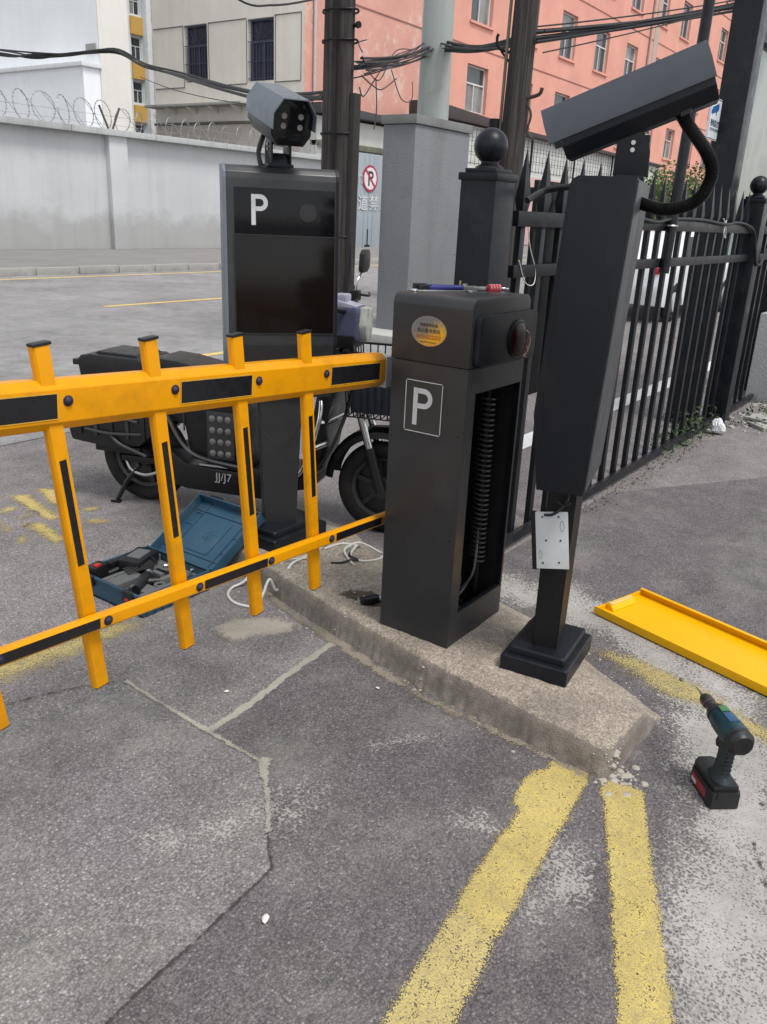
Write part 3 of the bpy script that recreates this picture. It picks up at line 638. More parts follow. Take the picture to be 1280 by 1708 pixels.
def bar_sticker(name, x0, x1, zc, h, dz, par, depth=-.0012):
    s = bm_new(); xm = (x0+x1)/2; lx_, lz_ = (xm-2.272), zc+sl*(xm-2.272)
    box(s, (0, 0, 0), (x1-x0, .0012, h), mat=T(lx_, depth, lz_) @ BM_); st_ = obj(name, s, M_STK, par)
    e = bm_new()
    for c, q in (((0, 0, h/2+.0012), (x1-x0+.005, .0008, .0024)), ((0, 0, -h/2-.0012), (x1-x0+.005, .0008, .0024)), (((x1-x0)/2+.0012, 0, 0), (.0024, .0008, h)), ((-(x1-x0)/2-.0012, 0, 0), (.0024, .0008, h))):
        box(e, c, q, mat=T(lx_, depth, lz_) @ BM_)
    obj('sticker_edge', e, M_STKW, st_)
for x0, x1 in ((.79, 1.041), (1.39, 1.64), (1.987, 2.239), (.19, .44), (-.41, -.16)): bar_sticker('beam_sticker', x0, x1, BZ, .054, 0, beam)
# lower bar
LZ = .476-1.0
b = bm_new(); prism(b, [(0, .013), (.007, .021), (.018, .021), (.024, .016), (.024, -.016), (.018, -.021), (.006, -.021), (0, -.015)], -LEN/math.cos(ANG)+.0, .030, 'yz', bev=.0012, mat=T(0, -.024, LZ) @ RY(math.atan(.0475))); low = obj('lower_bar', b, M_YBAR, arm)
SL2 = -.0475
def on_low(x): return LZ+SL2*(x-2.272)
for x0, x1 in ((.80, 1.089), (1.427, 1.676), (2.003, 2.255), (.22, .47), (-.38, -.13)):
    s = bm_new(); xm = (x0+x1)/2; box(s, (0, 0, 0), (x1-x0, .0012, .026), mat=T(xm-2.272, -.0252, on_low(xm)) @ RY(math.atan(.0475))); obj('lower_sticker', s, M_STK, low)
# vertical bars
picks = [(1.022, 1.210, 1.104, .339), (1.31, 1.196, 1.393, .328), (1.597, 1.18, 1.672, .325), (1.877, 1.165, 1.948, .313), (.735, 1.224, .834, .352), (.447, 1.238, .55, .364), (.16, 1.252, .265, .376), (-.13, 1.266, -.02, .388)]
for xt, z1, xb, z0 in picks:
    dx, dz = xb-xt, z0-z1; ln = math.hypot(dx, dz); an = math.atan2(-dx, -dz)*-1
    mid = Vector(((xt+xb)/2-2.272, .018, (z1+z0)/2-1.0)); Mx = T(*mid) @ RY(math.atan2(xt-xb, z1-z0))
    b = bm_new(); pr = [(-.021, -.004), (-.017, -.0115), (.017, -.0115), (.021, -.004), (.021, .010), (-.021, .010)]
    prism(b, pr, -ln/2, ln/2-.006, 'xy', bev=.0015, mat=Mx); pk = obj('hanging_bar', b, M_YBAR, arm)
    b = bm_new(); box(b, (0, -.001, ln/2-.004), (.0445, .0245, .007), .002, mat=Mx); obj('bar_cap', b, M_PLBLK, pk)
    b = bm_new(); box(b, (0, -.001, -ln/2-.001), (.038, .018, .004), .001, mat=Mx); obj('bar_foot_plug', b, M_CABD, pk)
    # sticker
    z_s1, z_s0 = .938, .672; f1 = (z1-(z_s1-sl*0-.02*(xt-1.0)))/ln; L_s = .265
    b = bm_new(); box(b, (0, -.0122, ln/2-(z1-(.945-.045*(xt-1.02)))-L_s/2), (.0175, .001, L_s), mat=Mx); obj('bar_sticker', b, M_STK, pk)
for x in (1.069, 1.371, 1.669, 1.963, .77, .47, .17, -.12):
    b = bm_new(); z = BZ+sl*(x-2.272)+.0095; lathe(b, [(.0125, 0), (.0125, .0015), (.010, .002), (.0095, .005), (.006, .008), (.001, .009)], 16, T(x-2.272, -.0005, z) @ RX(R(90))); obj('bolt', b, M_BOLT, beam)
for x in (1.112, 1.408, 1.692, 1.978, .83, .55, .26, -.03):
    b = bm_new(); lathe(b, [(.0125, 0), (.0125, .0015), (.010, .002), (.0095, .005), (.006, .008), (.001, .009)], 16, T(x-2.272, -.0245, on_low(x)) @ RX(R(90))); obj('bolt', b, M_BOLT, low)
b = bm_new(); box(b, (.030, .028, -.005), (.055, .062, .105), .006); box(b, (.075, .0, .0), (.06, .05, .07), .004); cyl(b, (.085, .03, 0), (.085, -.09, 0), .020, 18); obj('arm_bracket', b, M_SILV, arm)
b = bm_new()
for z in (.032, -.042): cyl(b, (.045, -.007, z), (.045, .0, z), .007, 6)
obj('bracket_bolt', b, M_STEEL, arm)

# ------------------------------------------------------------------ display terminals
def terminal(name, label, loc, rz, hw, base_sz, base_rot, full, base_off=(0, 0)):
    t = thing(name, label, 'parking display', loc, rz)
    z0 = loc[2]
    P = [(-.066, 1.60), (-.060, 1.622), (-.045, 1.640), (-.020, 1.648), (.092, 1.648), (.098, 1.30), (.093, .975), (.070, .752), (-.064, .752), (-.094, .975)]
    P = [(y, z-z0) for y, z in P]
    if not full: P = [(y, z-z0) for y, z in [(-.066, 1.588), (-.060, 1.602), (-.046, 1.611), (.100, 1.612), (.068, .752), (-.064, .752), (-.094, .975)]]
    b = bm_new(); prism(b, P, -hw+.006, hw-.006, 'yz', bev=.003); h = obj('housing', b, M_BLUEBLK if not full else M_CAB, t)
    for s in (-1, 1):
        b = bm_new(); Q = [(y*1.03+.001, z+(.0015 if z > 1 else -.001)) for y, z in P]
        prism(b, Q, s*hw-.006, s*hw+.006, 'yz', bev=.002); obj('side_panel', b, (M_CAMG if full and s < 0 else M_BLUEBLK), t)
    if not full:
        b = bm_new(); prism(b, [(.1035, 1.606-z0), (.0715, .758-z0), (.0755, .758-z0), (.1075, 1.606-z0)], -hw+.012, hw-.004, 'yz', bev=.001); obj('back_reflection_sheet', b, metalpaint('painted_back_reflection', (.055, .058, .064), .4), t)  # added sheet; its lighter grey paints the reflection seen on the back face
    # post
    b = bm_new(); zb = .755-z0
    pw0, pw1, pd0, pd1 = (.093, .069, .048, .040) if full else (.088, .080, .043, .040)
    vs = [(-1, -1), (1, -1), (1, 1), (-1, 1)]
    lo = [b.verts.new((x*pw1, y*pd1, .03)) for x, y in vs]; hi = [b.verts.new((x*pw0, y*pd0, zb+.01)) for x, y in vs]
    b.faces.new(lo[::-1]); b.faces.new(hi)
    for k in range(4): b.faces.new((lo[k], lo[(k+1) % 4], hi[(k+1) % 4], hi[k]))
    bmesh.ops.bevel(b, geom=b.edges[:], offset=.003, segments=2, affect='EDGES')
    obj('post', b, M_CAB if full else M_CABD, t)
    bx_, by_ = base_sz; b = bm_new()
    box(b, (0, 0, .026), (bx_, by_, .062), .012, seg=3); box(b, (0, 0, .068), (bx_*.86, by_*.84, .034), .014, seg=3)
    obj('base', b, M_BLUEBLK, t, (base_off[0], base_off[1], -.004), (0, 0, base_rot))
    return t
tA = terminal('parking_display', 'tall black parking display with P and dark screen on a tapered post', (2.60, 2.385, .11), R(-39.7), .219, (.35, .27), R(39.7), True)
def zl(z): return z-.11
b = bm_new(); prism(b, [(x+.018, z+zl(1.000)) for x, z in rounded_rect(.395, .395, .004)], -.0705, -.060, 'xz', mat=T(0, -.0185, 0)); 
bmesh.ops.transform(b, matrix=Matrix(), verts=b.verts)
# screen follows the leaning front face
def front_y(z): return -.066+(-.094+.066)*(1.60-z)/(1.60-.975)
def front_M(z): return T(0, front_y(z)-.0018, zl(z)) @ RX(-math.atan2(.028, .625))
b.free()
b = bm_new(); box(b, (.012, 0, 0), (.392, .002, .372), .0008, mat=front_M(1.208)); scr = obj('screen', b, M_SCREEN, tA)
b = bm_new()
for c, s in (((.012, -.0012, .188), (.400, .002, .005)), ((.012, -.0012, -.188), (.400, .002, .005)), ((.210, -.0012, 0), (.005, .002, .372)), ((-.186, -.0012, 0), (.005, .002, .372))): box(b, c, s, mat=front_M(1.208))
obj('screen_frame', b, M_INSIDE, scr)
b = bm_new(); box(b, (.012, 0, 0), (.392, .002, .173), .0008, mat=front_M(1.481)); up = obj('upper_panel', b, M_SMOKE, tA)
b = letter_P(.064, .112, .0165); bmesh.ops.transform(b, matrix=front_M(1.484) @ T(-.119, -.0022, -.052), verts=b.verts); obj('letter', b, M_WHITEP, up)
b = bm_new()
for k in range(7):
    for q in range(max(1, 6*k)):
        a = 2*math.pi*q/max(1, 6*k); r_ = .0052*k; cyl(b, (.102+r_*math.cos(a), -.0016, r_*math.sin(a)), (.102+r_*math.cos(a), -.0002, r_*math.sin(a)), .0011, 6, mat=front_M(1.484))
o = obj('speaker_grille', b, simple('grille_hole', (.14, .14, .15), .5), up)
b = bm_new(); tube(b, [(-.10, -.052, .72-.11), (-.085, -.075, .62-.11), (-.02, -.09, .565-.11), (.06, -.075, .62-.11), (.098, -.05, .70-.11)], .0022, 6, smooth=6); obj('thin_wire', b, M_CABLEB, tA)

tB = terminal('parking_display', 'narrow edge-on dark display terminal on a black post with a loose zinc plate', (2.368, .957, .11), R(-165.5), .178, (.30, .225), R(-7), False)
b = bm_new(); PMt = T(.101, -.012, .570-.11) @ RZ(R(90)) @ RX(R(-7)) @ RY(R(-9))
box(b, (0, 0, 0), (.100, .004, .180), .0012, mat=PMt); pl_ = obj('zinc_plate', b, M_PLATE, tB); pl_['label'] = 'pale zinc backing plate hanging loose on the post'
b = bm_new(); box(b, (-.057, .010, -.002), (.014, .022, .184), .0015, mat=PMt); obj('plate_flange', b, M_CABD, pl_)
b = bm_new()
for x, z in ((-.028, .074), (.022, .074), (-.018, .0), (.026, .0), (-.03, -.072), (.02, -.07)): cyl(b, (x, -.0035, z), (x, 0, z), .0032, 8, mat=PMt)
obj('screw', b, M_PLBLK, pl_)
b = bm_new()
for x, z, rr in ((.032, .045, .008), (-.036, -.045, .0065)):
    torus(b, (0, 0, 0), rr, .0006, 24, 6, mat=PMt @ T(x, -.0026, z) @ Matrix.Diagonal((.75, 1, 2.0, 1)))
obj('stamp_mark', b, simple('stamp_grey', (.2, .2, .2), .6), pl_)
b = bm_new(); tube(b, [(.10, -.045, .648-.11), (.105, -.02, .655-.11), (.103, .008, .683-.11), (.095, .02, .71-.11), (.07, .015, .755-.11)], .0045, 8, smooth=6)
tube(b, [(.10, .012, .70-.11), (.11, .030, .70-.11), (.105, .01, .69-.11), (.108, -.01, .70-.11)], .003, 8, smooth=6); obj('loose_cable', b, M_CABLEB, tB)

def lpr_camera(name, label, loc, rz, tilt, zc, yoff, mat_hood, ln=.39, wd=.150, ht=.135, spout=True, rear=False):
    c = thing(name, label, 'camera', loc, rz)
    M = T(0, yoff, zc) @ RX(tilt)
    w2, h2 = wd/2, ht/2
    bodyp = [(-w2*.94, h2*.3), (-w2*.55, h2*.92), (w2*.55, h2*.92), (w2*.94, h2*.3), (w2*.94, -h2*.55), (w2*.62, -h2), (-w2*.62, -h2), (-w2*.94, -h2*.55)]
    b = bm_new(); prism(b, bodyp, -ln/2+.035, ln/2, 'xz', bev=.003, mat=M); bd = obj('body', b, M_BLUEBLK, c)
    out = [(-w2, -h2*.28), (-w2, h2*.38), (-w2*.58, h2), (w2*.58, h2), (w2, h2*.38), (w2, -h2*.28)]
    inn = [(x*.972, z-.004*(1 if abs(z) > h2*.9 else .4)) for x, z in out]
    b = bm_new(); prism(b, out+inn[::-1], -ln/2, ln/2+.004, 'xz', mat=M); obj('sunshield', b, mat_hood, c)
    b = bm_new(); prism(b, [(x*.95, z*.95) for x, z in bodyp], -ln/2+.031, -ln/2+.036, 'xz', bev=.002, mat=M); fp = obj('front_plate', b, M_GLASSD, c)
    b = bm_new()
    for x, z in ((-.030, .020), (.028, .020), (-.031, -.014), (.027, -.016)):
        d = bm_new(); lathe(d, [(.0105, 0), (.0105, .003), (.008, .0035), (.004, .0022), (.001, .0018)], 16, M @ T(x*wd/.15, -ln/2+.0305, z) @ RX(R(90))); obj('infrared_lamp', d, M_LED, fp)
    b.free()
    b = bm_new()
    for x in (-.018, .018): cyl(b, (x, -ln/2+.03, h2), (x, -ln/2+.03, h2+.004), .004, 8, mat=M)
    obj('hood_screw', b, M_STEEL, c)
    # swivel bracket
    b = bm_new(); box(b, (0, .01, .006), (.105, .075, .012), .003); box(b, (0, .01, .030), (.080, .075, .042), .006, taper=.72)
    for s in (-1, 1): prism(b, [(-.036, .012), (.056, .012), (.052, zc-ht*.70), (.034, zc-ht*.45), (-.012, zc-ht*.36), (-.034, zc-ht*.55)], s*.037-.0035, s*.037+.0035, 'yz', bev=.0012)
    box(b, (0, yoff*.4+.006, zc-ht*.56), (.066, .06, .024), .005, mat=Matrix()); br = obj('bracket', b, M_BLUEBLK, c)
    b = bm_new()
    for z in (zc-ht*.62, zc-ht*.62-.018):
        for s in (-1, 1): cyl(b, (s*.040, .008, z), (s*.0445, .008, z), .006, 10)
    obj('bracket_bolt', b, M_STEEL, br)
    b = bm_new(); box(b, (0, -.028, zc-ht*.60), (.055, .004, .026), .0015); obj('label_tape', b, simple('silver_tape', (.55, .56, .58), .25, .5), br)
    return c, M
cA, MA = lpr_camera('surveillance_camera', 'grey box camera with four lamps on top of the P display', (2.598, 2.388, 1.646), R(-30), R(14), .185, -.02, M_CAMG, .36, .165, .165)
b = bm_new(); tube(b, [(-.03, .10, .12), (-.055, .085, .06), (-.058, .06, .02), (-.05, .05, -.01)], .010, 8, smooth=6); obj('cable_sleeve', b, M_PLBLK, cA)
cB, MB_ = lpr_camera('surveillance_camera', 'dark long camera tilted down with ribbed conduit on the edge-on terminal', (2.368, .957, 1.611), R(-161.9), R(22.7), .183, .035, simple('camera_hood_dark', (.055, .062, .075), .36, spec=.4), .43, .150, .145)
for ch in cB.children:
    if ch.name.startswith('bracket'): ch.location.y = .055
# ribbed conduit from the camera's tail down to the terminal
cond = smooth_path([(0.03, .155, .205), (.03, .185, .150), (.03, .250, .075), (.03, .272, .02), (.03, .245, -.045), (.03, .17, -.070), (.03, .095, -.055)], 14)
b = bm_new(); n_ = len(cond); tube(b, smooth_path(cond, 3), [(.0185 if i % 2 else .0155) for i in range(3*(n_-1)+1)], 12); obj('ribbed_conduit', b, M_PLBLK, cB)
b = bm_new(); prism(b, [(-.028, .24), (.02, .215), (.012, .165), (-.012, .155)], .012, .05, 'yz', bev=.003, mat=T(0, .185, 0)); obj('conduit_gland', b, M_PLBLK, cB)

# ------------------------------------------------------------------ fence
FY = 1.67
fence = thing('steel_fence', 'black steel picket fence with spear tips and flat rails beside the car park', 'fence', (3.17, FY, 0))
b = bm_new()
pr = [(-.0225, .0), (.0225, 0), (.0225, 1.50), (.030, 1.535), (.0, 1.755), (-.030, 1.535), (-.0225, 1.50)]
prism(b, [(-.021, 0), (.021, 0), (.021, 1.50), (-.021, 1.50)], -.013, .013, 'xz', bev=.003)
d = bm_new()   # spear tip, a thin lozenge
v0 = [d.verts.new(p) for p in ((-.021, -.013, 1.50), (.021, -.013, 1.50), (.021, .013, 1.50), (-.021, .013, 1.50))]
v1 = [d.verts.new(p) for p in ((-.034, -.020, 1.555), (.034, -.020, 1.555), (.034, .020, 1.555), (-.034, .020, 1.555))]
tip = d.verts.new((0, 0, 1.755)); d.faces.new(v0[::-1])
for k in range(4):
    d.faces.new((v0[k], v0[(k+1) % 4], v1[(k+1) % 4], v1[k])); d.faces.new((v1[k], v1[(k+1) % 4], tip))
merge(b, d); p0 = obj('paling', b, M_FENCE, fence, (3.284-3.17, 0, .045)); p0.scale.z = .985
xs = 3.284
k = 1
while xs+k*.192 < 8.0:
    x = xs+k*.192
    if abs(x-7.12) > .13: 
        c = inst(p0, fence, (x-3.17, random.uniform(-.002, .002), .045+random.uniform(-.006, .004)), (0, R(random.uniform(-.25, .25)), 0)); c.scale.z = .985
    k += 1
for z0, z1, nm in ((1.470, 1.530, 'rail'), (1.270, 1.320, 'rail'), (.028, .075, 'bottom_rail')):
    b = bm_new(); box(b, ((7.05-3.17)/2, -.0325, (z0+z1)/2), (7.05-3.17, .027, z1-z0), .003); obj(nm, b, M_FENCE, fence)
    b = bm_new(); box(b, (5.0-3.17+3.2-.39, -.0325, (z0+z1)/2), (.78, .027, z1-z0), .003); obj(nm, b, M_FENCE, fence)
b = bm_new()
for x in (3.27, 3.60, 4.2, 4.9, 5.6, 6.3, 6.95):
    for z in (1.50, 1.295): cyl(b, (x-3.17, -.045, z), (x-3.17, -.038, z), .006, 8)
o = obj('rail_bolt', b, M_SILV, fence); o['kind'] = 'stuff'
def fence_post(label, x, y, s, h, rz=0.):
    t = thing('fence_post', label, 'fence post', (x, y, 0), rz, 'ball-topped fence posts')
    b = bm_new(); box(b, (0, 0, h/2), (s, s, h), .010); obj('post', b, M_FENCE, t)
    b = bm_new(); box(b, (0, 0, h+.004), (s*1.10, s*1.10, .028), .006); box(b, (0, 0, h+.026), (s*.86, s*.86, .016), .004); obj('cap', b, M_FENCE, t)
    b = bm_new(); lathe(b, [(s*.36, 0), (s*.34, .012), (s*.22, .020), (s*.22, .034)], 24, T(0, 0, h+.03)); sphere(b, (0, 0, h+.03+.02+s*.42), s*.42, n=28); obj('ball', b, M_FENCE, t)
    return t
fence_post('black square fence post with a ball finial behind the barrier cabinet', 3.035, 1.70, .155, 1.640)
fence_post('black square fence post with a ball finial beside the glass display board', 7.13, 1.66, .16, 1.70)
o = thing('fence_board', 'dark plain board fixed behind the black fence palings', 'board', (3.92, 1.72, .71))
b = bm_new(); box(b, (0, 0, .475), (.86, .018, .95), .002); obj('board_face', b, metalpaint('board_dark', (.010, .013, .013), .4), o)
b = bm_new(); box(b, (0, .02, .9), (.86, .03, .04), .003); box(b, (0, .02, .05), (.86, .03, .04), .003); obj('board_batten', b, M_CABD, o)
# thin pole clamped to the fence
o = thing('thin_pole', 'slim black steel pole clamped upright to the black fence rails', 'pole', (5.06, 1.60, 1.24))
b = bm_new(); tube(b, [(-.06, 0, 0), (.02, 0, 1.5), (.08, 0, 2.4)], .030, 14); obj('tube', b, M_FENCE, o)
b = bm_new(); torus(b, (-.05, 0, .26), .033, .005, 20, 6, axis='z'); obj('clamp', b, M_STEEL, o)
# cables tied along the rails
def cable(label, pts, r, mat=M_CABLEB, sm=8, name='cable', n=8, group=None):
    b = bm_new(); tube(b, pts, r, n, smooth=sm); return tag(obj(name, b, mat), label, 'cable', group)
cable('black cable sagging along the fence top rail towards the ball-topped post', [(4.35, 1.605, 1.545), (4.75, 1.605, 1.515), (5.0, 1.60, 1.535), (5.6, 1.61, 1.543), (6.2, 1.61, 1.525), (6.45, 1.61, 1.54), (6.75, 1.61, 1.53), (6.98, 1.60, 1.48), (7.04, 1.58, 1.35), (7.08, 1.57, 1.26), (7.2, 1.565, 1.25), (7.3, 1.56, 1.36)], .0095)
cable('thick black cable running from the fence palings to the edge-on terminal', [(3.22, 1.62, 1.57), (3.32, 1.58, 1.615), (3.2, 1.35, 1.63), (2.9, 1.15, 1.60), (2.55, 1.0, 1.56)], .013)
cable('thin white wire looped over the fence rails behind the cabinet', [(3.25, 1.63, 1.53), (3.30, 1.628, 1.40), (3.37, 1.626, 1.30), (3.36, 1.622, 1.24), (3.28, 1.622, 1.25), (3.20, 1.62, 1.34)], .0022, M_CABLEW)
cable('small white wire tie twisted round the fence top rail', [(6.15, 1.62, 1.56), (6.20, 1.61, 1.50), (6.24, 1.612, 1.44), (6.18, 1.612, 1.47), (6.22, 1.62, 1.55)], .004, M_CABLEW)

# glazed display board on dark columns behind the fence, and the small warning sign
o = thing('display_board', 'tall dark steel column frame with a glazed board and its painted blurred reflection beyond the fence', 'display board', (6.85, 1.86, 0))
b = bm_new(); box(b, (.0, 0, 1.9), (.20, .20, 3.8), .012); obj('column', b, M_FENCE, o)
b = bm_new(); box(b, (2.0, 0, 1.9), (.20, .20, 3.8), .012); obj('column', b, M_FENCE, o)
b = bm_new(); box(b, (1.0, 0, 2.86), (1.8, .12, .16), .008); obj('top_beam', b, M_FENCE, o)
b = bm_new(); box(b, (1.0, 0, 1.56), (1.8, .10, .08), .008); obj('bottom_beam', b, M_FENCE, o)
def cloudy():
    m, t, b_ = newmat('painted_glass_reflection'); v = coords(t)
    c = ramp(t, noise(t, v, 1.7, 3), [(.3, (.10, .12, .10)), (.5, (.24, .25, .22)), (.7, (.16, .15, .11))]); L(t, c, b_.inputs['Base Color']); b_.inputs['Roughness'].default_value = .12  # blurred grey-green reflection in the glass, painted as noise colours
    return m
b = bm_new(); box(b, (1.0, -.01, 2.19), (1.8, .02, 1.18)); obj('glazed_panel', b, cloudy(), o)
o = thing('warning_sign', 'white rounded warning sign with a blue camera symbol by the dark column', 'sign', (6.68, 1.93, 2.09))
b = bm_new(); prism(b, rounded_rect(.36, .27, .02), -.004, .004, 'xz', bev=.001); sg = obj('sign_plate', b, simple('sign_white', (.66, .70, .74), .4), o)
b = bm_new()
for c, s in (((0, -.0045, .262), (.33, .001, .004)), ((0, -.0045, .008), (.33, .001, .004)), ((-.172, -.0045, .135), (.004, .001, .24)), ((.172, -.0045, .135), (.004, .001, .24))): box(b, c, s)
obj('sign_border', b, simple('sign_dark', (.03, .04, .06), .5), sg)
b = bm_new(); Mr = T(-.06, -.005, .20) @ RY(R(-14)); box(b, (0, 0, 0), (.15, .001, .045), mat=Mr); box(b, (-.085, 0, -.004), (.02, .001, .025), mat=Mr); prism(b, [(.01, -.02), (.035, -.02), (.02, -.05), (.01, -.05)], -.0005, .0005, 'xz', mat=Mr); obj('camera_symbol', b, simple('sign_blue', (.01, .10, .30), .5), sg)
c = bm_new(); merge(c, text_bm("视频监控区域", .048), T(0, -.0055, .105) @ STAND); obj('sign_text', c, simple('sign_ink', (.04, .06, .09), .5), sg)
c = bm_new(); merge(c, text_bm("CCTV IN OPERATION", .028), T(0, -.0055, .065) @ STAND); obj('sign_small_text', c, simple('sign_ink', (.04, .06, .09), .5), sg)
b = bm_new(); cyl(b, (.1, .03, -.02), (.1, .03, .29), .012, 8); obj('sign_bracket', b, M_SILV, o)

# concrete pier, rubble, weeds and litter at the far end of the fence
M_PIER = plaster('pier_concrete', (.34, .35, .35), (.2, .2, .19), streak=.5)
b = bm_new(); box(b, (8.75, 1.45, .40), (1.1, .5, .80), .02); tag(obj('concrete_pier', b, M_PIER), 'low pale grey concrete pier at the far end of the fence', 'pier')
M_RUB2 = simple('rubble_stone', (.33, .32, .30), .95, bmp=.5, bscale=60, dirt=(.15, .14, .12))
rr = random.Random(3)
labs = ['flat pale stone slab', 'small broken concrete lump', 'grey rubble chunk', 'cracked paving fragment']
b = bm_new()
for k in range(240):
    x = rr.uniform(6.7, 8.6); y = rr.uniform(.75, 1.62); c = crumb_bm(rr.choice([.006, .009, .014, .022]), 200+k); merge(b, c, T(x, y, .004) @ RZ(rr.uniform(0, 6)))
tag(obj('rubble_scatter', b, M_RUB2), 'small stones and rubble strewn below the end of the fence', 'rubble', kind='stuff')
for x, y, sx, sy, sz, rz_, lab in ((8.0, 1.05, .45, .30, .05, .4, 'large flat concrete slab lying among rubble near the pier'), (7.45, 1.38, .28, .16, .03, -.3, 'broken pale tile lying on rubble by the fence post'), (7.1, 1.30, .20, .10, .03, .8, 'small pale tile piece on rubble near the white plastic bag')):
    b = bm_new(); box(b, (0, 0, sz/2), (sx, sy, sz), .008); tag(obj('concrete_slab', b, M_RUB2, loc=(x, y, 0), rot=(0, 0, rz_)), lab, 'slab')
b = bm_new(); bmesh.ops.create_icosphere(b, subdivisions=5, radius=.05)
for v in b.verts:
    v.co *= 1+.40*mnoise.noise(v.co*18)+.22*abs(mnoise.noise(v.co*46)); v.co.z = (v.co.z+.03)*(1.25 if v.co.z > 0 else .5)
tag(obj('plastic_bag', b, simple('white_film', (.62, .64, .66), .3), loc=(6.62, 1.52, .025)), 'crumpled white plastic bag lying at the fence foot', 'litter')
def leaf_cloud(name, n, pick, size, cols, kind=None, label=None, cat=None, parent=None):
    b = bm_new(); col_mat = simple(name+'_leaf', cols, .6, var=.45, vscale=9)
    rr_ = random.Random(n)
    for k in range(n):
        p = Vector(pick(rr_)); s = size*rr_.uniform(.5, 1.3)
        M = T(*p) @ Euler((rr_.uniform(0, 6), rr_.uniform(0, 6), rr_.uniform(0, 6))).to_matrix().to_4x4()
        vs = [b.verts.new(M @ Vector(q)) for q in ((0, -s, 0), (s*.45, -s*.1, s*.1), (0, s, 0), (-s*.45, -s*.1, s*.1))]; b.faces.new(vs)
    o_ = obj(name, b, col_mat, parent, smooth=False)
    return tag(o_, label, cat, kind=kind)
leaf_cloud('weeds', 420, lambda r_: (r_.gauss(6.35, .30), 1.64+r_.gauss(.03, .06), abs(r_.gauss(.0, .08))+.003), .020, (.035, .065, .02), 'stuff', 'low green weeds growing along the foot of the fence', 'weeds')
leaf_cloud('fence_litter', 500, lambda r_: (r_.uniform(4.0, 7.2), 1.62+r_.gauss(-.03, .05), .004+r_.random()*.006), .010, (.12, .10, .06), 'stuff', 'dry leaf litter and grit along the bottom rail of the fence', 'litter')
leaf_cloud('weeds', 500, lambda r_: (r_.uniform(7.0, 8.3), 1.1+r_.gauss(.1, .2), .01+abs(r_.gauss(0, .02))), .018, (.07, .08, .03), 'stuff', 'sparse dry weeds among the rubble near the concrete pier', 'weeds')

b = bm_new(); rw = random.Random(11)
for k in range(26):
    x, y = rw.gauss(6.35, .28), 1.66+rw.gauss(0, .05); h = rw.uniform(.05, .2); tube(b, [(x, y, 0), (x+rw.uniform(-.03, .03), y+rw.uniform(-.03, .03), h*.6), (x+rw.uniform(-.06, .06), y+rw.uniform(-.06, .06), h)], .0022, 4)
tag(obj('weed_stems', b, simple('weed_stem', (.07, .09, .035), .7)), 'thin upright weed stems by the fence foot near the white bag', 'weeds', kind='stuff')

# ------------------------------------------------------------------ yellow door panel lying on the ground
o = thing('cabinet_door_panel', 'yellow sheet metal door panel lying face down on the ground', 'metal panel', (3.007, 1.037, .006), math.atan2(-.714, -.212))
LP, WP = 1.02, .322        # local x runs along its length, +y to its far side
b = bm_new(); box(b, (LP/2, WP/2, .003), (LP, WP, .003)); obj('sheet', b, M_YPAN, o)
b = bm_new()
box(b, (LP/2, .0015, .018), (LP, .003, .030), .001); obj('flange', b, M_YPAN, o)
b = bm_new(); box(b, (LP/2, WP-.0015, .018), (LP, .003, .030), .001); box(b, (LP/2, WP-.010, .0325), (LP, .017, .0025), .0008); obj('flange', b, M_YPAN, o)
b = bm_new(); box(b, (.0015, WP/2, .014), (.003, WP-.007, .022), .001); obj('flange', b, M_YPAN, o)
b = bm_new(); box(b, (LP-.0015, WP/2, .018), (.003, WP-.007, .030), .001); obj('flange', b, M_YPAN, o)
b = bm_new(); prism(b, [(.006, .005), (.045, .005), (.045, .009), (.030, .028), (.014, .028)], .07, .22, 'xz', bev=.001); lt = obj('handle_recess', b, M_YPAN, o)
b = bm_new(); box(b, (.022, .145, .030), (.020, .14, .004), .001); obj('handle_lip', b, simple('bare_yellow_edge', (.62, .46, .15), .5), lt)
# flip so that the panel's width runs away from the island
o.rotation_euler = (0, 0, math.atan2(-.714, -.212))

# ------------------------------------------------------------------ cordless drill
dr = thing('cordless_drill', 'dark teal cordless drill standing upright on its battery', 'drill', (2.152, .328, .003), R(40)); dr.scale = (1.10, 1.12, 1.12)
b = bm_new(); prism(b, [(-.062, -.035), (-.045, -.040), (.055, -.037), (.070, -.022), (.070, .022), (.055, .037), (-.045, .040), (-.062, .035)], 0, .046, 'xy', bev=.006); bt = obj('battery', b, M_PLBLK, dr)
b = bm_new(); box(b, (.005, .0385, .024), (.075, .003, .022), .001); box(b, (.005, -.0385, .024), (.075, .003, .022), .001)
for s in (.0,): pass
obj('battery_label', b, simple('battery_red', (.28, .02, .025), .4), bt)
b = bm_new(); prism(b, [(-.055, -.032), (.055, -.034), (.072, -.018), (.072, .018), (.055, .034), (-.055, .032)], .045, .062, 'xy', bev=.006); box(b, (-.058, 0, .038), (.014, .05, .02), .004); obj('battery_clip', b, M_PLBLK, dr)
b = bm_new()
secs = [(.060, -.012, .040, .027), (.074, -.014, .026, .021), (.10, -.017, .0225, .0185), (.13, -.020, .022, .0185), (.155, -.022, .024, .020), (.175, -.020, .030, .022)]
rings = []
for z, x, a, c_ in secs: rings.append([b.verts.new((x+a*math.cos(2*math.pi*k/18), c_*math.sin(2*math.pi*k/18), z)) for k in range(18)])
for i in range(len(rings)-1):
    for k in range(18): b.faces.new((rings[i][k], rings[i][(k+1) % 18], rings[i+1][(k+1) % 18], rings[i+1][k]))
b.faces.new(rings[0][::-1]); b.faces.new(rings[-1]); obj('handle', b, simple('drill_rubber', (.012, .022, .026), .65, bmp=.4, bscale=250), dr)
ax = T(-.02, 0, .198) @ RY(R(90))      # lathe axis -> +x
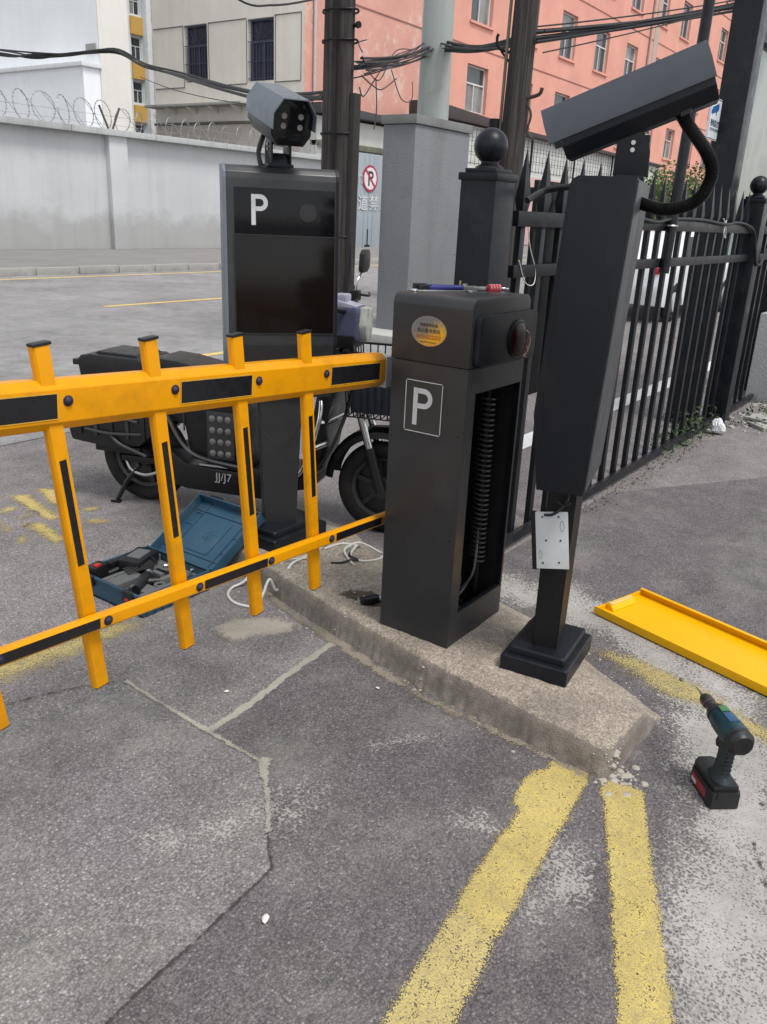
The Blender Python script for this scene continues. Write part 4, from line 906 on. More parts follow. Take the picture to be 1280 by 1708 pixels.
b = bm_new(); lathe(b, [(.020, -.062), (.030, -.056), (.032, -.045), (.032, .005), (.0315, .03), (.029, .055), (.024, .070), (.020, .078)], 24, ax); mh = obj('motor_housing', b, simple('drill_teal', (.008, .034, .048), .4, bmp=.1, bscale=400), dr)
b = bm_new()
for x in (-.05, -.042, -.034): lathe(b, [(.0325, x-.002), (.0335, x), (.0325, x+.002)], 24, ax)
obj('vent_rib', b, M_PLBLK, mh)
b = bm_new(); box(b, (-.008, 0, .2290), (.038, .026, .005), .002); box(b, (-.014, -.0312, .204), (.045, .004, .016), .0015); obj('mode_switch', b, simple('drill_blue', (.02, .07, .15), .25), mh)
b = bm_new(); box(b, (.030, 0, .2285), (.022, .022, .004), .0015); obj('green_label', b, simple('drill_green', (.05, .16, .06), .4), mh)
b = bm_new(); lathe(b, [(.027, .068), (.026, .080), (.021, .090), (.014, .096), (.0135, .118), (.0165, .120), (.0165, .142), (.013, .150), (.009, .154)], 22, ax); ck = obj('chuck', b, simple('chuck_dark', (.05, .045, .042), .4, .4), dr)
b = bm_new(); cyl(b, (.155, 0, .0), (.172, 0, .0), .0045, 8, mat=T(-.02, 0, .198)); cyl(b, (.170, 0, 0), (.205, 0, 0), .0022, 8, .0012, mat=T(-.02, 0, .198)); obj('drill_bit', b, M_STEEL, ck)
for k_ in range(6):
    b = bm_new(); box(b, (-.0375-.0008*k_, 0, .085+k_*.012), (.004, .022, .004), .0015); obj('grip_rib', b, M_PLBLK, dr)
b = bm_new(); lathe(b, [(.012, -.066), (.024, -.064), (.0325, -.052), (.0335, -.046), (.0325, -.040)], 24, ax); obj('rear_cap', b, M_PLBLK, mh)
b = bm_new(); box(b, (.030, .0405, .020), (.024, .0015, .010)); box(b, (.030, -.0405, .020), (.024, .0015, .010)); obj('battery_print', b, M_WHITEP, bt)
b = bm_new(); prism(b, [(.012, .160), (.020, .160), (.028, .140), (.020, .128), (.010, .132)], -.007, .007, 'xz', bev=.002); obj('trigger', b, M_PLBLK, dr)

# ------------------------------------------------------------------ open tool case
tc = thing('tool_case', 'open dark teal plastic tool case on the asphalt with its lid tipped back', 'tool case', (1.985, 2.555, .003), R(0))
CW, CD, CH = .345, .385, .088
b = bm_new(); q = .006
box(b, (0, 0, .004), (CW, CD, .008), .002)
for c, s in (((-CW/2+q/2, 0, CH/2), (q, CD, CH)), ((CW/2-q/2, 0, CH/2), (q, CD, CH)), ((0, -CD/2+q/2, CH/2), (CW-2*q, q, CH)), ((0, CD/2-q/2, CH/2), (CW-2*q, q, CH))): box(b, c, s, .002)
tb = obj('case_tray', b, M_TEAL, tc)
b = bm_new()
for c, s in (((-CW/2, 0, CH-.006), (.012, CD+.012, .012)), ((0, -CD/2, CH-.006), (CW+.012, .012, .012)), ((0, CD/2, CH-.006), (CW+.012, .012, .012)), ((CW/2, 0, CH-.006), (.012, CD+.012, .012))): box(b, c, s, .003)
obj('rim', b, M_TEAL, tb)
for y in (-.12, .12):
    b = bm_new(); box(b, (-CW/2-.008, y, CH-.018), (.012, .06, .042), .003); la = obj('latch', b, M_PLBLK, tb)
    b = bm_new(); box(b, (-CW/2-.015, y, CH-.03), (.004, .02, .012), .001); obj('latch_tab', b, M_RED, la)
for k in range(9):
    b = bm_new(); box(b, (-CW/2+.02+k*.038, -CD/2-.003, CH*.42), (.006, .006, CH*.7), .002); obj('rib', b, M_TEAL, tb)
b = bm_new(); box(b, (0, 0, CH*.5), (CW-.014, CD-.014, .012), .002); tr = obj('foam_insert', b, M_GREYFOAM, tc)
b = bm_new(); zf_ = CH*.5+.006
for x0, x1, y0, y1, h in ((-.16, -.05, -.02, .05, .03), (-.16, .0, .06, .08, .028), (-.02, .10, -.11, -.085, .03), (-.05, -.02, -.08, .06, .028), (.03, .05, -.06, .10, .026), (-.165, .06, -.185, -.15, .03), (-.12, -.06, -.15, -.05, .026), (.08, .165, .10, .12, .03)):
    box(b, ((x0+x1)/2, (y0+y1)/2, zf_+h/2-.002), (x1-x0, y1-y0, h), .003)
obj('insert_ridge', b, M_GREYFOAM, tr)
b = bm_new()
for x0, x1, y0, y1 in ((-.15, -.06, -.14, -.03), (-.14, .02, .085, .15), (.0, .10, -.08, .04), (.06, .15, -.17, -.12)):
    box(b, ((x0+x1)/2, (y0+y1)/2, zf_), (x1-x0, y1-y0, .004), .001)
obj('insert_pocket', b, M_PLBLK, tr)
b = bm_new(); torus(b, (-.03, -.125, zf_+.02), .018, .006, 24, 8, axis='z'); obj('insert_ring', b, M_GREYFOAM, tr)
# lid, local frame at the hinge line, tilted back
LM = T(CW/2+.006, 0, CH-.004) @ RY(R(-30))
b = bm_new(); box(b, (CW/2, 0, -.047), (CW, CD, .007), .002)
for c, s in (((.003, 0, -.024), (.006, CD, .045)), ((CW-.003, 0, -.024), (.006, CD, .045)), ((CW/2, -CD/2+.003, -.024), (CW-.012, .006, .045)), ((CW/2, CD/2-.003, -.024), (CW-.012, .006, .045))): box(b, c, s, .002)
ld = obj('lid', b, M_TEAL, tc, matrix=LM)
b = bm_new()
for y in (-.125, .125): box(b, (CW/2, y, -.0415), (CW-.02, .004, .006), .001)
for x in (.06, CW-.06): box(b, (x, 0, -.0415), (.004, CD-.02, .006), .001)
for x, y in ((.11, .15), (.20, .15), (.11, -.15), (.20, -.15), (.27, .15), (.27, -.15)): box(b, (x, y, -.0415), (.003, .05, .005), .001)
obj('lid_rib', b, M_TEAL, ld)
b = bm_new(); prism(b, [(x+CW/2, y-.07) for x, y in rounded_rect(.19, .14, .012)], -.0435, -.0395, 'xy', bev=.001); obj('lid_emblem_panel', b, M_TEAL, ld)
c = bm_new()
for k, a in enumerate(np.linspace(0, 2*math.pi, 7)[:-1]): box(c, (CW/2+.022*math.cos(a), .022*math.sin(a), -.039), (.012, .012, .003), .001, mat=Matrix())
box(c, (CW/2, .0, -.039), (.03, .006, .003)); obj('lid_emblem', c, M_TEAL, ld)
for y in (-.11, .11):
    b = bm_new(); box(b, (CW+.008, y, -.03), (.022, .075, .022), .003)
    for k in range(4): box(b, (CW+.02, y-.027+k*.018, -.03), (.006, .010, .024), .001)
    obj('lid_catch', b, M_PLBLK, ld)
# loose tools lying in the case
def at_case(x, y, z): return (1.985+x, 2.555+y, .003+z)
o = thing('battery_pack', 'black battery pack with a red button in the corner of the tool case', 'battery', at_case(-.115, .155, zf_+.004), .2)
b = bm_new(); box(b, (0, 0, .025), (.075, .055, .05), .006); obj('shell', b, M_PLBLK, o)
b = bm_new(); box(b, (-.01, -.012, .052), (.026, .022, .012), .004); obj('button', b, M_RED, o)
o = thing('tool_charger', 'black charger with grey top lying at the back of the tool case', 'charger', at_case(.055, .105, zf_+.01), .35)
b = bm_new(); box(b, (0, 0, .025), (.16, .10, .05), .012); obj('shell', b, M_PLBLK, o)
b = bm_new(); box(b, (.0, 0, .050), (.09, .06, .012), .004); obj('top_plate', b, M_GREYFOAM, o)
for k, (x, y, a, l_, lab) in enumerate(((.02, -.01, .5, .06, 'steel socket lying across the foam of the tool case'), (.10, -.03, -.4, .05, 'steel bit holder near the tool case hinge'), (.135, -.13, .9, .055, 'steel socket near the lid corner of the tool case'))):
    b = bm_new(); lathe(b, [(.007, -l_/2), (.009, -l_/2+.003), (.009, 0), (.006, .004), (.006, l_/2)], 14, RY(R(90))); tag(obj('socket', b, M_CHROME, loc=at_case(x, y, zf_+.034), rot=(0, .1, a)), lab, 'socket')
o = thing('bare_power_tool', 'black bare tool body resting in the foam of the open case', 'tool', at_case(-.07, -.07, zf_+.006), .55)
b = bm_new(); tube(b, [(-.07, 0, .022), (.02, 0, .026), (.07, 0, .022)], [.018, .024, .017], 12, smooth=3); tube(b, [(.01, 0, .02), (.035, -.06, .018)], [.016, .014], 10); obj('shell', b, M_PLBLK, o)
b = bm_new(); cyl(b, (.068, 0, .022), (.092, 0, .021), .012, 12); obj('collar', b, M_CHROME, o)
o = thing('hammer_drill_handle', 'black auxiliary handle lying along the back edge of the tool case', 'tool handle', at_case(-.04, .165, zf_+.02), .1)
b = bm_new(); tube(b, [(-.02, 0, .012), (.04, 0, .012), (.13, 0, .012)], [.014, .011, .015], 12); obj('grip', b, M_PLBLK, o)
o = thing('red_clip', 'small pink red clips lying inside the tool case', 'clip', at_case(-.115, .065, zf_+.004), .3)
for k in range(3):
    b = bm_new(); box(b, (k*.016, 0, .010), (.011, .018, .018), .003); obj('clip_body', b, simple('pink_plastic', (.5, .04, .12), .4), o)
o = thing('allen_keys', 'bundle of black hex keys in the middle of the open tool case', 'tool', at_case(.02, .03, zf_+.03), -.3)
for k in range(5):
    b = bm_new(); tube(b, [(-.08, -.03+k*.014, .004), (.04, -.02+k*.014, .012), (.048, -.01+k*.014, .02), (.05, .01+k*.012, .026)], .003, 6, smooth=3); obj('key', b, M_CABD, o)

# ------------------------------------------------------------------ white cable and black plug on the island
def ih(x, y, up=.004): return max(0., float(isl_h(np.array([[x]]), np.array([[y]]))[0, 0]))+up
def on_isl(pts, up=.005): return [(x, y, ih(x, y, up)+(z[0] if z else 0)) for x, y, *z in pts]
cp = [(2.74, 2.16), (2.66, 2.15), (2.55, 2.13), (2.45, 2.12), (2.36, 2.105), (2.28, 2.10)]
cable('white flat cable trailing from the island down over its kerb in a loop', on_isl(cp)+[(2.235, 2.10, .10), (2.20, 2.10, .055), (2.16, 2.095, .012), (2.145, 2.12, .006), (2.13, 2.19, .006), (2.16, 2.26, .006), (2.22, 2.30, .006), (2.285, 2.28, .03), (2.33, 2.28, .12)], .0055, M_CABLEW, 10, 'white_cable')
cable('white cable coiled in a loop on the island beside the barrier cabinet', on_isl([(2.60, 2.12), (2.70, 2.10), (2.76, 2.05), (2.70, 2.02, .01), (2.62, 1.99), (2.60, 1.92), (2.66, 1.88), (2.74, 1.90), (2.79, 1.96, .012), (2.72, 2.02, .022), (2.63, 2.03, .012), (2.58, 1.97), (2.55, 1.92)]), .0048, M_CABLEW, 10, 'white_cable')
cable('short dark cable lying across the island below the white coil', on_isl([(2.50, 2.00), (2.53, 1.97), (2.57, 1.95, .006), (2.60, 1.93), (2.59, 1.97, .012), (2.64, 2.01)]), .0045, M_CABLEB, 8, 'dark_cable')
cable('thin pale wire lying straight on the island near the display base', on_isl([(2.30, 2.19), (2.38, 2.16), (2.45, 2.12), (2.50, 2.08)]), .003, M_CABLEW, 8, 'thin_wire')
o = thing('power_plug', 'black plug connector lying in sand at the foot of the barrier cabinet', 'plug', (2.335, 1.672, ih(2.335, 1.672, .002)), R(-25))
b = bm_new(); box(b, (0, 0, .016), (.075, .032, .030), .006); obj('shell', b, M_PLBLK, o)
b = bm_new(); box(b, (-.036, 0, .016), (.006, .022, .018), .002); obj('socket_mouth', b, M_INSIDE, o)
b = bm_new(); cyl(b, (.03, -.01, .022), (.055, -.012, .026), .009, 10); obj('cord_end', b, M_SILV, o)
cable('thin white signal wire by the black plug at the cabinet foot', [(2.33, 1.60, .128), (2.35, 1.615, .135), (2.375, 1.60, .13), (2.40, 1.61, .128)], .002, M_CABLEW)

# ------------------------------------------------------------------ electric scooter behind the arm
sk = thing('electric_scooter', 'black electric delivery scooter parked behind the yellow arm', 'scooter', (2.732, 3.446, .0), math.atan2(-.937, .349))
WB = 1.297
M_SKB = simple('scooter_black', (.009, .009, .010), .33, bmp=.05, bscale=500, dirt=(.035, .032, .03), dscale=7, damt=.25, spec=.4)
M_SKG = simple('scooter_grey', (.030, .030, .033), .45, dirt=(.07, .065, .055), dscale=9)
def wheel(x, r, wdt):
    b = bm_new(); torus(b, (x, 0, r), r-.045, .045, 48, 14, axis='y', squash=wdt/.09); ty = obj('tyre', b, M_RUB, sk)
    b = bm_new(); lathe(b, [(r-.085, -.028), (r-.078, -.03), (r-.082, 0), (r-.078, .03), (r-.085, .028), (r-.095, .02), (r-.095, -.02)], 40, T(x, 0, r) @ RX(R(90)))
    for k in range(6):
        a = k*math.pi/3+.3; box(b, ((r-.09)/2+.01, 0, 0), (r-.09, .022, .024), .004, mat=T(x, 0, r) @ RY(a))
    obj('rim', b, M_SKG, ty)
    b = bm_new(); lathe(b, [(.05, -.045), (.055, -.03), (.055, .03), (.05, .045)], 20, T(x, 0, r) @ RX(R(90))); obj('hub', b, M_SKG, ty)
wheel(0, .245, .10); wheel(WB, .232, .085)
# frame and body
b = bm_new()
prism(b, [(.14, .16), (.30, .13), (.78, .125), (.82, .20), (.80, .245), (.30, .26), (.20, .33), (.12, .30)], -.12, .12, 'xz', bev=.012); obj('lower_body', b, M_SKB, sk)
b = bm_new(); prism(b, [(-.27, .56), (.30, .47), (.33, .30), (.62, .25), (.66, .30), (.64, .56), (.60, .69), (.20, .71), (-.26, .69)], -.135, .135, 'xz', bev=.016); bd = obj('battery_body', b, M_SKB, sk)
b = bm_new(); box(b, (.50, -.142, .435), (.145, .012, .24), .004); pn = obj('side_panel', b, M_SKG, bd)
for i in range(3):
    for k in range(4):
        c = bm_new(); lathe(c, [(.0165, 0), (.0165, .003), (.012, .0065), (.004, .008), (.001, .008)], 14, T(.458+i*.042, -.148, .345+k*.058) @ RX(R(90))); obj('round_reflector', c, M_LED, pn)
b = bm_new()
for s in (-1, 1):
    tube(b, [(.16, s*.15, .60), (.22, s*.155, .50), (.30, s*.155, .37), (.40, s*.155, .315), (.62, s*.155, .29)], .009, 8, smooth=6)
o = obj('guard_tube', b, simple('dull_steel_tube', (.11, .11, .115), .35, .7), sk); o['kind'] = 'stuff'
c = bm_new(); merge(c, text_bm("JJ/J7", .058, .001), T(.50, -.124, .215) @ STAND); obj('emblem', c, M_WHITEP, sk)
b = bm_new(); box(b, (.52, -.123, .27), (.30, .006, .010), .002); obj('trim_strip', b, M_SILV, sk)
# seat in two cushions with a rear carrier lid
b = bm_new(); prism(b, [(-.25, .60), (-.275, .745), (-.25, .77), (-.20, .778), (.06, .772), (.10, .755), (.10, .60)], -.15, .15, 'xz', bev=.02); st = obj('rear_seat_box', b, M_SKB, sk)
b = bm_new(); prism(b, [(-.20, .773), (-.17, .79), (.03, .785), (.06, .768)], -.115, .115, 'xz', bev=.006); obj('seat_pad', b, M_PLBLK, st)
b = bm_new(); box(b, (-.285, 0, .725), (.07, .24, .03), .008); obj('grab_handle', b, M_PLBLK, st)
b = bm_new(); prism(b, [(.105, .70), (.11, .76), (.15, .788), (.26, .780), (.42, .752), (.60, .757), (.64, .735), (.62, .69), (.14, .69)], -.13, .13, 'xz', bev=.024); obj('seat', b, M_SKB, sk)
# rear mudguard, pannier racks
b = bm_new(); prism(b, [(-.30, .30), (-.34, .32), (-.32, .42), (-.27, .53), (-.12, .56), (.20, .50), (.20, .46), (-.08, .51), (-.22, .46), (-.27, .38)], -.075, .075, 'xz', bev=.008); mg = obj('rear_mudguard', b, M_SKB, sk)
b = bm_new(); prism(b, [(-.33, .33), (-.35, .42), (-.30, .60), (.14, .60), (.16, .42), (.06, .335), (-.10, .31)], -.165, -.085, 'xz', bev=.02); obj('side_box', b, M_PLBLK, sk)
b = bm_new(); prism(b, [(-.33, .33), (-.35, .42), (-.30, .60), (.14, .60), (.16, .42), (.06, .335), (-.10, .31)], .085, .165, 'xz', bev=.012); obj('side_box', b, M_PLBLK, sk)
for k_ in range(5):
    b = bm_new(); box(b, (-.27+k_*.09, -.168, .47), (.018, .014, .20), .004); obj('side_box_rib', b, M_SKG if k_ % 2 else M_PLBLK, sk)
b = bm_new(); box(b, (.36, -.138, .60), (.40, .006, .008), .002); box(b, (.30, -.138, .52), (.008, .006, .16), .002); box(b, (.40, -.140, .64), (.035, .004, .006)); box(b, (.40, -.140, .57), (.035, .004, .006)); obj('body_seam', b, M_SKG, sk)['kind'] = 'stuff'
b = bm_new()
for pts in ([(-.24, -.17, .48), (-.12, -.175, .49), (.06, -.17, .46)], [(-.24, -.17, .40), (-.1, -.178, .39), (.08, -.17, .40)], [(-.10, -.17, .385), (-.04, -.178, .34), (.10, -.17, .29)]): tube(b, pts, .008, 8, smooth=5)
o = obj('rack_bar', b, M_SKG, sk); o['kind'] = 'stuff'
b = bm_new(); box(b, (-.10, -.10, .29), (.26, .02, .035), .006, mat=T(0, 0, 0)); box(b, (.10, -.10, .25), (.36, .025, .03), .006); obj('swing_arm', b, M_SKB, sk)
b = bm_new(); tube(b, [(-.07, -.085, .24), (-.03, -.105, .19), (.05, -.11, .17), (.12, -.10, .19)], .009, 8, smooth=5); obj('exhaust_guard', b, M_STEEL, sk)
b = bm_new(); tube(b, [(.02, -.10, .22), (-.06, -.11, .12), (-.12, -.115, .008)], [.014, .013, .012], 8); tube(b, [(.02, .10, .22), (-.06, .11, .12), (-.12, .115, .008)], [.014, .013, .012], 8); tube(b, [(-.075, -.11, .09), (-.075, .11, .09)], .010, 8); box(b, (-.125, -.115, .008), (.05, .03, .014), .003); box(b, (-.125, .115, .008), (.05, .03, .014), .003); obj('centre_stand', b, M_SKB, sk)
# front: floorboard, leg shield, fork, basket, headlight, bars, mirror
b = bm_new(); prism(b, [(.62, .245), (.90, .22), (.99, .25), (.99, .285), (.62, .285)], -.13, .13, 'xz', bev=.01); obj('floorboard', b, M_PLBLK, sk)
b = bm_new(); prism(b, [(.88, .20), (.97, .22), (1.02, .40), (1.06, .62), (1.10, .86), (1.07, .90), (1.02, .85), (.97, .55), (.92, .35)], -.15, .15, 'xz', bev=.016); obj('leg_shield', b, M_SKB, sk)
b = bm_new()
for s in (-1, 1): tube(b, [(.80, s*.13, .25), (.92, s*.165, .30), (1.0, s*.175, .50), (1.02, s*.16, .62), (1.0, s*.11, .70)], .012, 10, smooth=6)
tube(b, [(.98, -.175, .43), (1.06, -.18, .47)], .013, 10); tube(b, [(1.0, -.175, .56), (1.05, -.12, .56), (1.08, 0, .57)], .011, 8)
o = obj('crash_bar', b, M_CHROME, sk); o['kind'] = 'stuff'
b = bm_new()
for s in (-1, 1): cyl(b, (WB-.0, s*.07, .245), (WB-.13, s*.07, .66), .020, 14)
fk = obj('fork', b, M_CHROME, sk); fk['kind'] = 'stuff'
b = bm_new()
for s in (-1, 1): cyl(b, (WB+.002, s*.07, .23), (WB-.062, s*.07, .44), .027, 14)
o = obj('fork_boot', b, M_PLBLK, sk); o['kind'] = 'stuff'
b = bm_new(); n_ = 14; rings = []
for i in range(n_+1):
    a = R(25+i*150/n_); rO = .275; x_, z_ = WB+rO*math.cos(a), .245+rO*math.sin(a)
    rings.append([b.verts.new((x_+dx*math.cos(a), y, z_+dx*math.sin(a))) for y, dx in ((-.062, -.03), (-.058, .0), (-.03, .018), (.03, .018), (.058, 0), (.062, -.03))])
for i in range(n_):
    for k in range(5): b.faces.new((rings[i][k], rings[i][k+1], rings[i+1][k+1], rings[i+1][k]))
obj('front_mudguard', b, M_SKB, sk)
b = bm_new(); cyl(b, (1.175, 0, .60), (1.08, 0, 1.02), .024, 14); box(b, (1.165, 0, .665), (.07, .19, .045), .01); obj('steering_column', b, M_SKB, sk)
b = bm_new(); tube(b, [(1.0, -.36, 1.12), (1.06, -.22, 1.10), (1.09, -.08, 1.07), (1.09, .08, 1.07), (1.06, .22, 1.10), (1.0, .36, 1.12)], .012, 10, smooth=4); hb = obj('handlebar', b, M_SKB, sk)
for s in (-1, 1):
    b = bm_new(); tube(b, [(1.02, s*.27, 1.115), (.985, s*.40, 1.13)], .018, 12); obj('grip', b, M_RUB, hb)
    b = bm_new(); box(b, (1.05, s*.225, 1.115), (.05, .05, .05), .008); tube(b, [(1.07, s*.23, 1.12), (1.10, s*.30, 1.11), (1.07, s*.40, 1.115)], .006, 8, smooth=4); obj('brake_lever', b, M_PLBLK, hb)
for s in (-1, 1):
    b = bm_new(); tube(b, [(1.055, s*.215, 1.13), (1.06, s*.22, 1.18), (1.07, s*.255, 1.22)], .005, 8, smooth=4); ms = obj('mirror_stem', b, M_STEEL, sk)
    b = bm_new(); prism(b, [(-.065, -.04), (-.055, .035), (-.02, .055), (.05, .055), (.065, .02), (.06, -.03), (.02, -.05), (-.045, -.052)], -.012, .012, 'yz', bev=.008, mat=T(1.075, s*.285, 1.272)); obj('mirror_head', b, M_PLBLK, ms)
b = bm_new(); box(b, (1.10, 0, 1.01), (.13, .135, .16), .03, seg=4); hd = obj('headlight_shell', b, simple('navy_shell', (.085, .09, .15), .3), sk)
b = bm_new(); box(b, (1.085, 0, 1.088), (.12, .12, .034), .012, mat=T(1.09, 0, 1.09) @ RY(R(12)) @ T(-1.09, 0, -1.09)); box(b, (1.06, 0, 1.12), (.06, .09, .04), .012); obj('headlight_cowl_top', b, M_LILAC, hd)
b = bm_new(); prism(b, [(-.062, -.01), (-.046, .072), (.046, .072), (.062, -.01), (.04, -.085), (-.04, -.085)], 1.15, 1.195, 'yz', bev=.014, mat=T(0, 0, 1.015)); obj('headlight_lens', b, M_HEADL, hd)
b = bm_new(); box(b, (1.10, 0, .93), (.09, .17, .06), .012); obj('lamp_cowl', b, M_SKB, hd)
# wire basket ahead of the column
b = bm_new(); bx0, bx1, by, bz0, bz1 = 1.12, 1.42, .16, .60, .90
for z, k in ((bz1, 1.), (bz0, .86), (.75, .93)):
    cx_ = (bx0+bx1)/2; hxk = (bx1-bx0)/2*k; tube(b, [(cx_-hxk, -by*k, z), (cx_+hxk, -by*k, z), (cx_+hxk, by*k, z), (cx_-hxk, by*k, z)], .006 if z == bz1 else .004, 6, closed=True)
cx_ = (bx0+bx1)/2
for i in range(9):
    f_ = -1+i*.25; hxk = (bx1-bx0)/2
    for s in (-1, 1): tube(b, [(cx_+f_*hxk, s*by, bz1), (cx_+f_*hxk*.86, s*by*.86, bz0)], .0035, 5)
    for s in (-1, 1): tube(b, [(cx_+s*hxk, f_*by, bz1), (cx_+s*hxk*.86, f_*by*.86, bz0)], .0035, 5)
    tube(b, [(cx_+f_*hxk*.86, -by*.86, bz0), (cx_+f_*hxk*.86, by*.86, bz0)], .003, 5)
bk = obj('basket', b, M_PLBLK, sk)
b = bm_new(); box(b, (cx_, 0, .70), (.23, .25, .17), .02); obj('basket_liner', b, simple('navy_bag', (.012, .02, .035), .6), bk)
b = bm_new(); tube(b, [(1.09, -.02, .95), (1.14, -.06, .80), (1.12, -.10, .60), (1.05, -.13, .40)], .006, 8, smooth=5); tube(b, [(1.10, -.03, 1.0), (1.16, -.09, .86), (1.15, -.12, .66), (1.08, -.15, .45), (1.0, -.14, .33)], .005, 8, smooth=5); o = obj('brake_cable', b, M_CABLEB, sk); o['kind'] = 'stuff'

# ------------------------------------------------------------------ utility poles and grey pillar
wp = thing('utility_pole', 'weathered double timber utility pole standing behind the P display', 'utility pole', (6.95, 5.60, 0))
b = bm_new(); tube(b, [(0, .075, 0), (.0, .075, 2.5), (.03, .07, 7.5)], [.115, .105, .09], 18); obj('trunk', b, M_WOOD, wp)
b = bm_new(); tube(b, [(-.03, -.085, 0), (-.02, -.08, 2.5), (.0, -.075, 7.5)], [.085, .08, .07], 18); obj('trunk', b, M_WOOD, wp)
b = bm_new(); prism(b, [(-.15, 0), (-.205, 0), (-.225, 2.55), (-.165, 2.55)], -.05, .05, 'yz', bev=.005); obj('board', b, simple('dark_board', (.025, .022, .02), .85), wp)
for z in (1.25, 2.2, 3.0, 3.25):
    b = bm_new(); tube(b, [(.125*math.cos(a), .008+.19*math.sin(a), z+.004*math.sin(3*a)) for a in np.linspace(0, 2*math.pi, 25)[:-1]], .010, 6, closed=True); obj('wire_band', b, M_CABD, wp)
b = bm_new(); cyl(b, (0, -.12, 3.12), (-.02, -.22, 3.12), .018, 8); cyl(b, (-.02, -.21, 3.12), (-.024, -.235, 3.12), .03, 8); obj('cross_bolt', b, M_CABD, wp)
b = bm_new(); tube(b, [(-.02, -.21, 1.24), (-.05, -.25, 1.0), (-.1, -.30, .8), (-.1, -.3, .2)], .012, 8, smooth=4); obj('drop_cable', b, M_CABLEB, wp)

cp_ = thing('concrete_pole', 'tapered grey concrete power pole rising behind the grey pillar', 'utility pole', (13.2, 8.58, 0))
b = bm_new(); lathe(b, [(.30, 0), (.27, 3.2), (.255, 5), (.22, 9)], 28); obj('shaft', b, M_CONC, cp_)
b = bm_new(); tube(b, [(-.20, .17, 0), (-.185, .16, 5.)], .022, 8); obj('conduit', b, M_SILV, cp_)
tp = thing('utility_pole', 'dark square timber pole with a side conduit behind the ball-topped post', 'utility pole', (11.0, 5.82, 0))
b = bm_new(); tube(b, [(0, .03, 0), (0, .03, 1.5), (0, -.02, 4.2), (0, -.06, 7)], [.185, .175, .16, .14], 10, mat=None); obj('trunk', b, M_WOOD, tp)
b = bm_new(); tube(b, [(-.10, .175, 2.3), (-.10, .16, 4.0), (-.1, .12, 6.5)], .022, 8); obj('side_conduit', b, simple('bronze_conduit', (.14, .11, .08), .5), tp)
b = bm_new(); tube(b, [(0, .12, 3.55), (0, .34, 3.62), (0, .38, 3.74), (0, .36, 3.79)], .02, 8, smooth=4); tube(b, [(0, .12, 3.40), (0, .3, 3.58)], .015, 8); obj('hook_bracket', b, M_CABD, tp)
b = bm_new(); tube(b, [(-.02, -.12, 3.0), (-.02, -.32, 3.04), (-.02, -.36, 3.12)], .025, 8, smooth=4); tube(b, [(-.02, -.15, 2.95), (-.03, -.24, 2.8), (-.02, -.2, 2.6), (-.02, -.3, 2.5)], .015, 6, smooth=5); obj('insulator_arm', b, simple('old_rubber', (.05, .045, .04), .8), tp)
b = bm_new(); cyl(b, (-.12, .25, 2.3), (-.12, .25, 2.75), .08, 12); obj('junction_box', b, M_CABD, tp)
gp = thing('green_pole', 'slim grey green lamp pole behind the dark display board column', 'pole', (17.2, 4.42, 0))
b = bm_new(); lathe(b, [(.16, 0), (.15, 4), (.13, 9)], 20); obj('shaft', b, simple('grey_green_paint', (.22, .27, .26), .6, dirt=(.15, .15, .14)), gp)

pil = thing('grey_pillar', 'grey rendered square pillar with a flat concrete cap beside the street', 'pillar', (9.40, 6.16, 0))
b = bm_new(); box(b, (0, 0, 1.24), (1.24, .46, 2.48), .012); obj('shaft', b, M_PILLAR, pil)
b = bm_new(); box(b, (0, 0, 2.535), (1.29, .51, .10), .012); obj('cap', b, plaster('cap_concrete', (.20, .205, .20), (.10, .10, .095), streak=.8), pil)
b = bm_new(); box(b, (-.15, .06, .05), (1.9, .95, .10), .015); obj('plinth', b, plaster('plinth_concrete', (.42, .42, .40), (.25, .25, .24), streak=.4), pil)
b = bm_new(); box(b, (-.45, -.20, 1.9), (.004, .08, 1.0)); b.free()

# parked car glimpsed through the fence
car = thing('parked_car', 'white parked car glimpsed through the fence palings', 'car', (15.6, 5.05, .004), R(178))
M_CARW = simple('car_white', (.70, .72, .73), .25, coat=.6, var=.03)
prof_c = [(-2.1, .30), (-2.12, .62), (-2.0, .82), (-1.72, .92), (-1.05, .98), (-.45, 1.40), (.35, 1.46), (1.2, 1.38), (1.75, 1.02), (2.05, .95), (2.12, .55), (2.08, .28), (1.75, .24), (1.62, .50), (1.35, .62), (1.08, .50), (.95, .24), (-.95, .24), (-1.08, .50), (-1.35, .62), (-1.62, .50), (-1.75, .24)]
b = bm_new(); prism(b, prof_c, -.80, .80, 'xz', bev=.06); cb = obj('body', b, M_CARW, car)
for v in cb.data.vertices:
    if v.co.z > 1.0: v.co.y *= 1-.20*(v.co.z-1.0)/.46
for s in (-1, 1):
    b = bm_new(); prism(b, [(-.92, 1.0), (-.42, 1.33), (.30, 1.37), (.30, 1.0)], -.01, .01, 'xz', mat=T(0, s*.745, 0) @ RX(R(s*17)) @ T(0, 0, 0)); 
    bmesh.ops.transform(b, matrix=T(0, 0, 0), verts=b.verts); b.free()
    for x0, x1 in ((-.80, -.02), (.04, 1.05)):
        b = bm_new(); q = [(x0 if x0 < -.5 else x0, 1.01), (x1, 1.01), (x1-.05 if x1 > 1 else x1, 1.33 if x1 > 1 else 1.36), (x0+.42 if x0 < -.5 else x0, 1.30 if x0 < -.5 else 1.36)]
        vs = [b.verts.new((x, s*(.812-.34*(z-1.0)*.80/1.0*1.02), z)) for x, z in q]; b.faces.new(vs); bmesh.ops.solidify(b, geom=b.faces[:], thickness=.012); obj('side_window', b, M_GLASSD, cb)
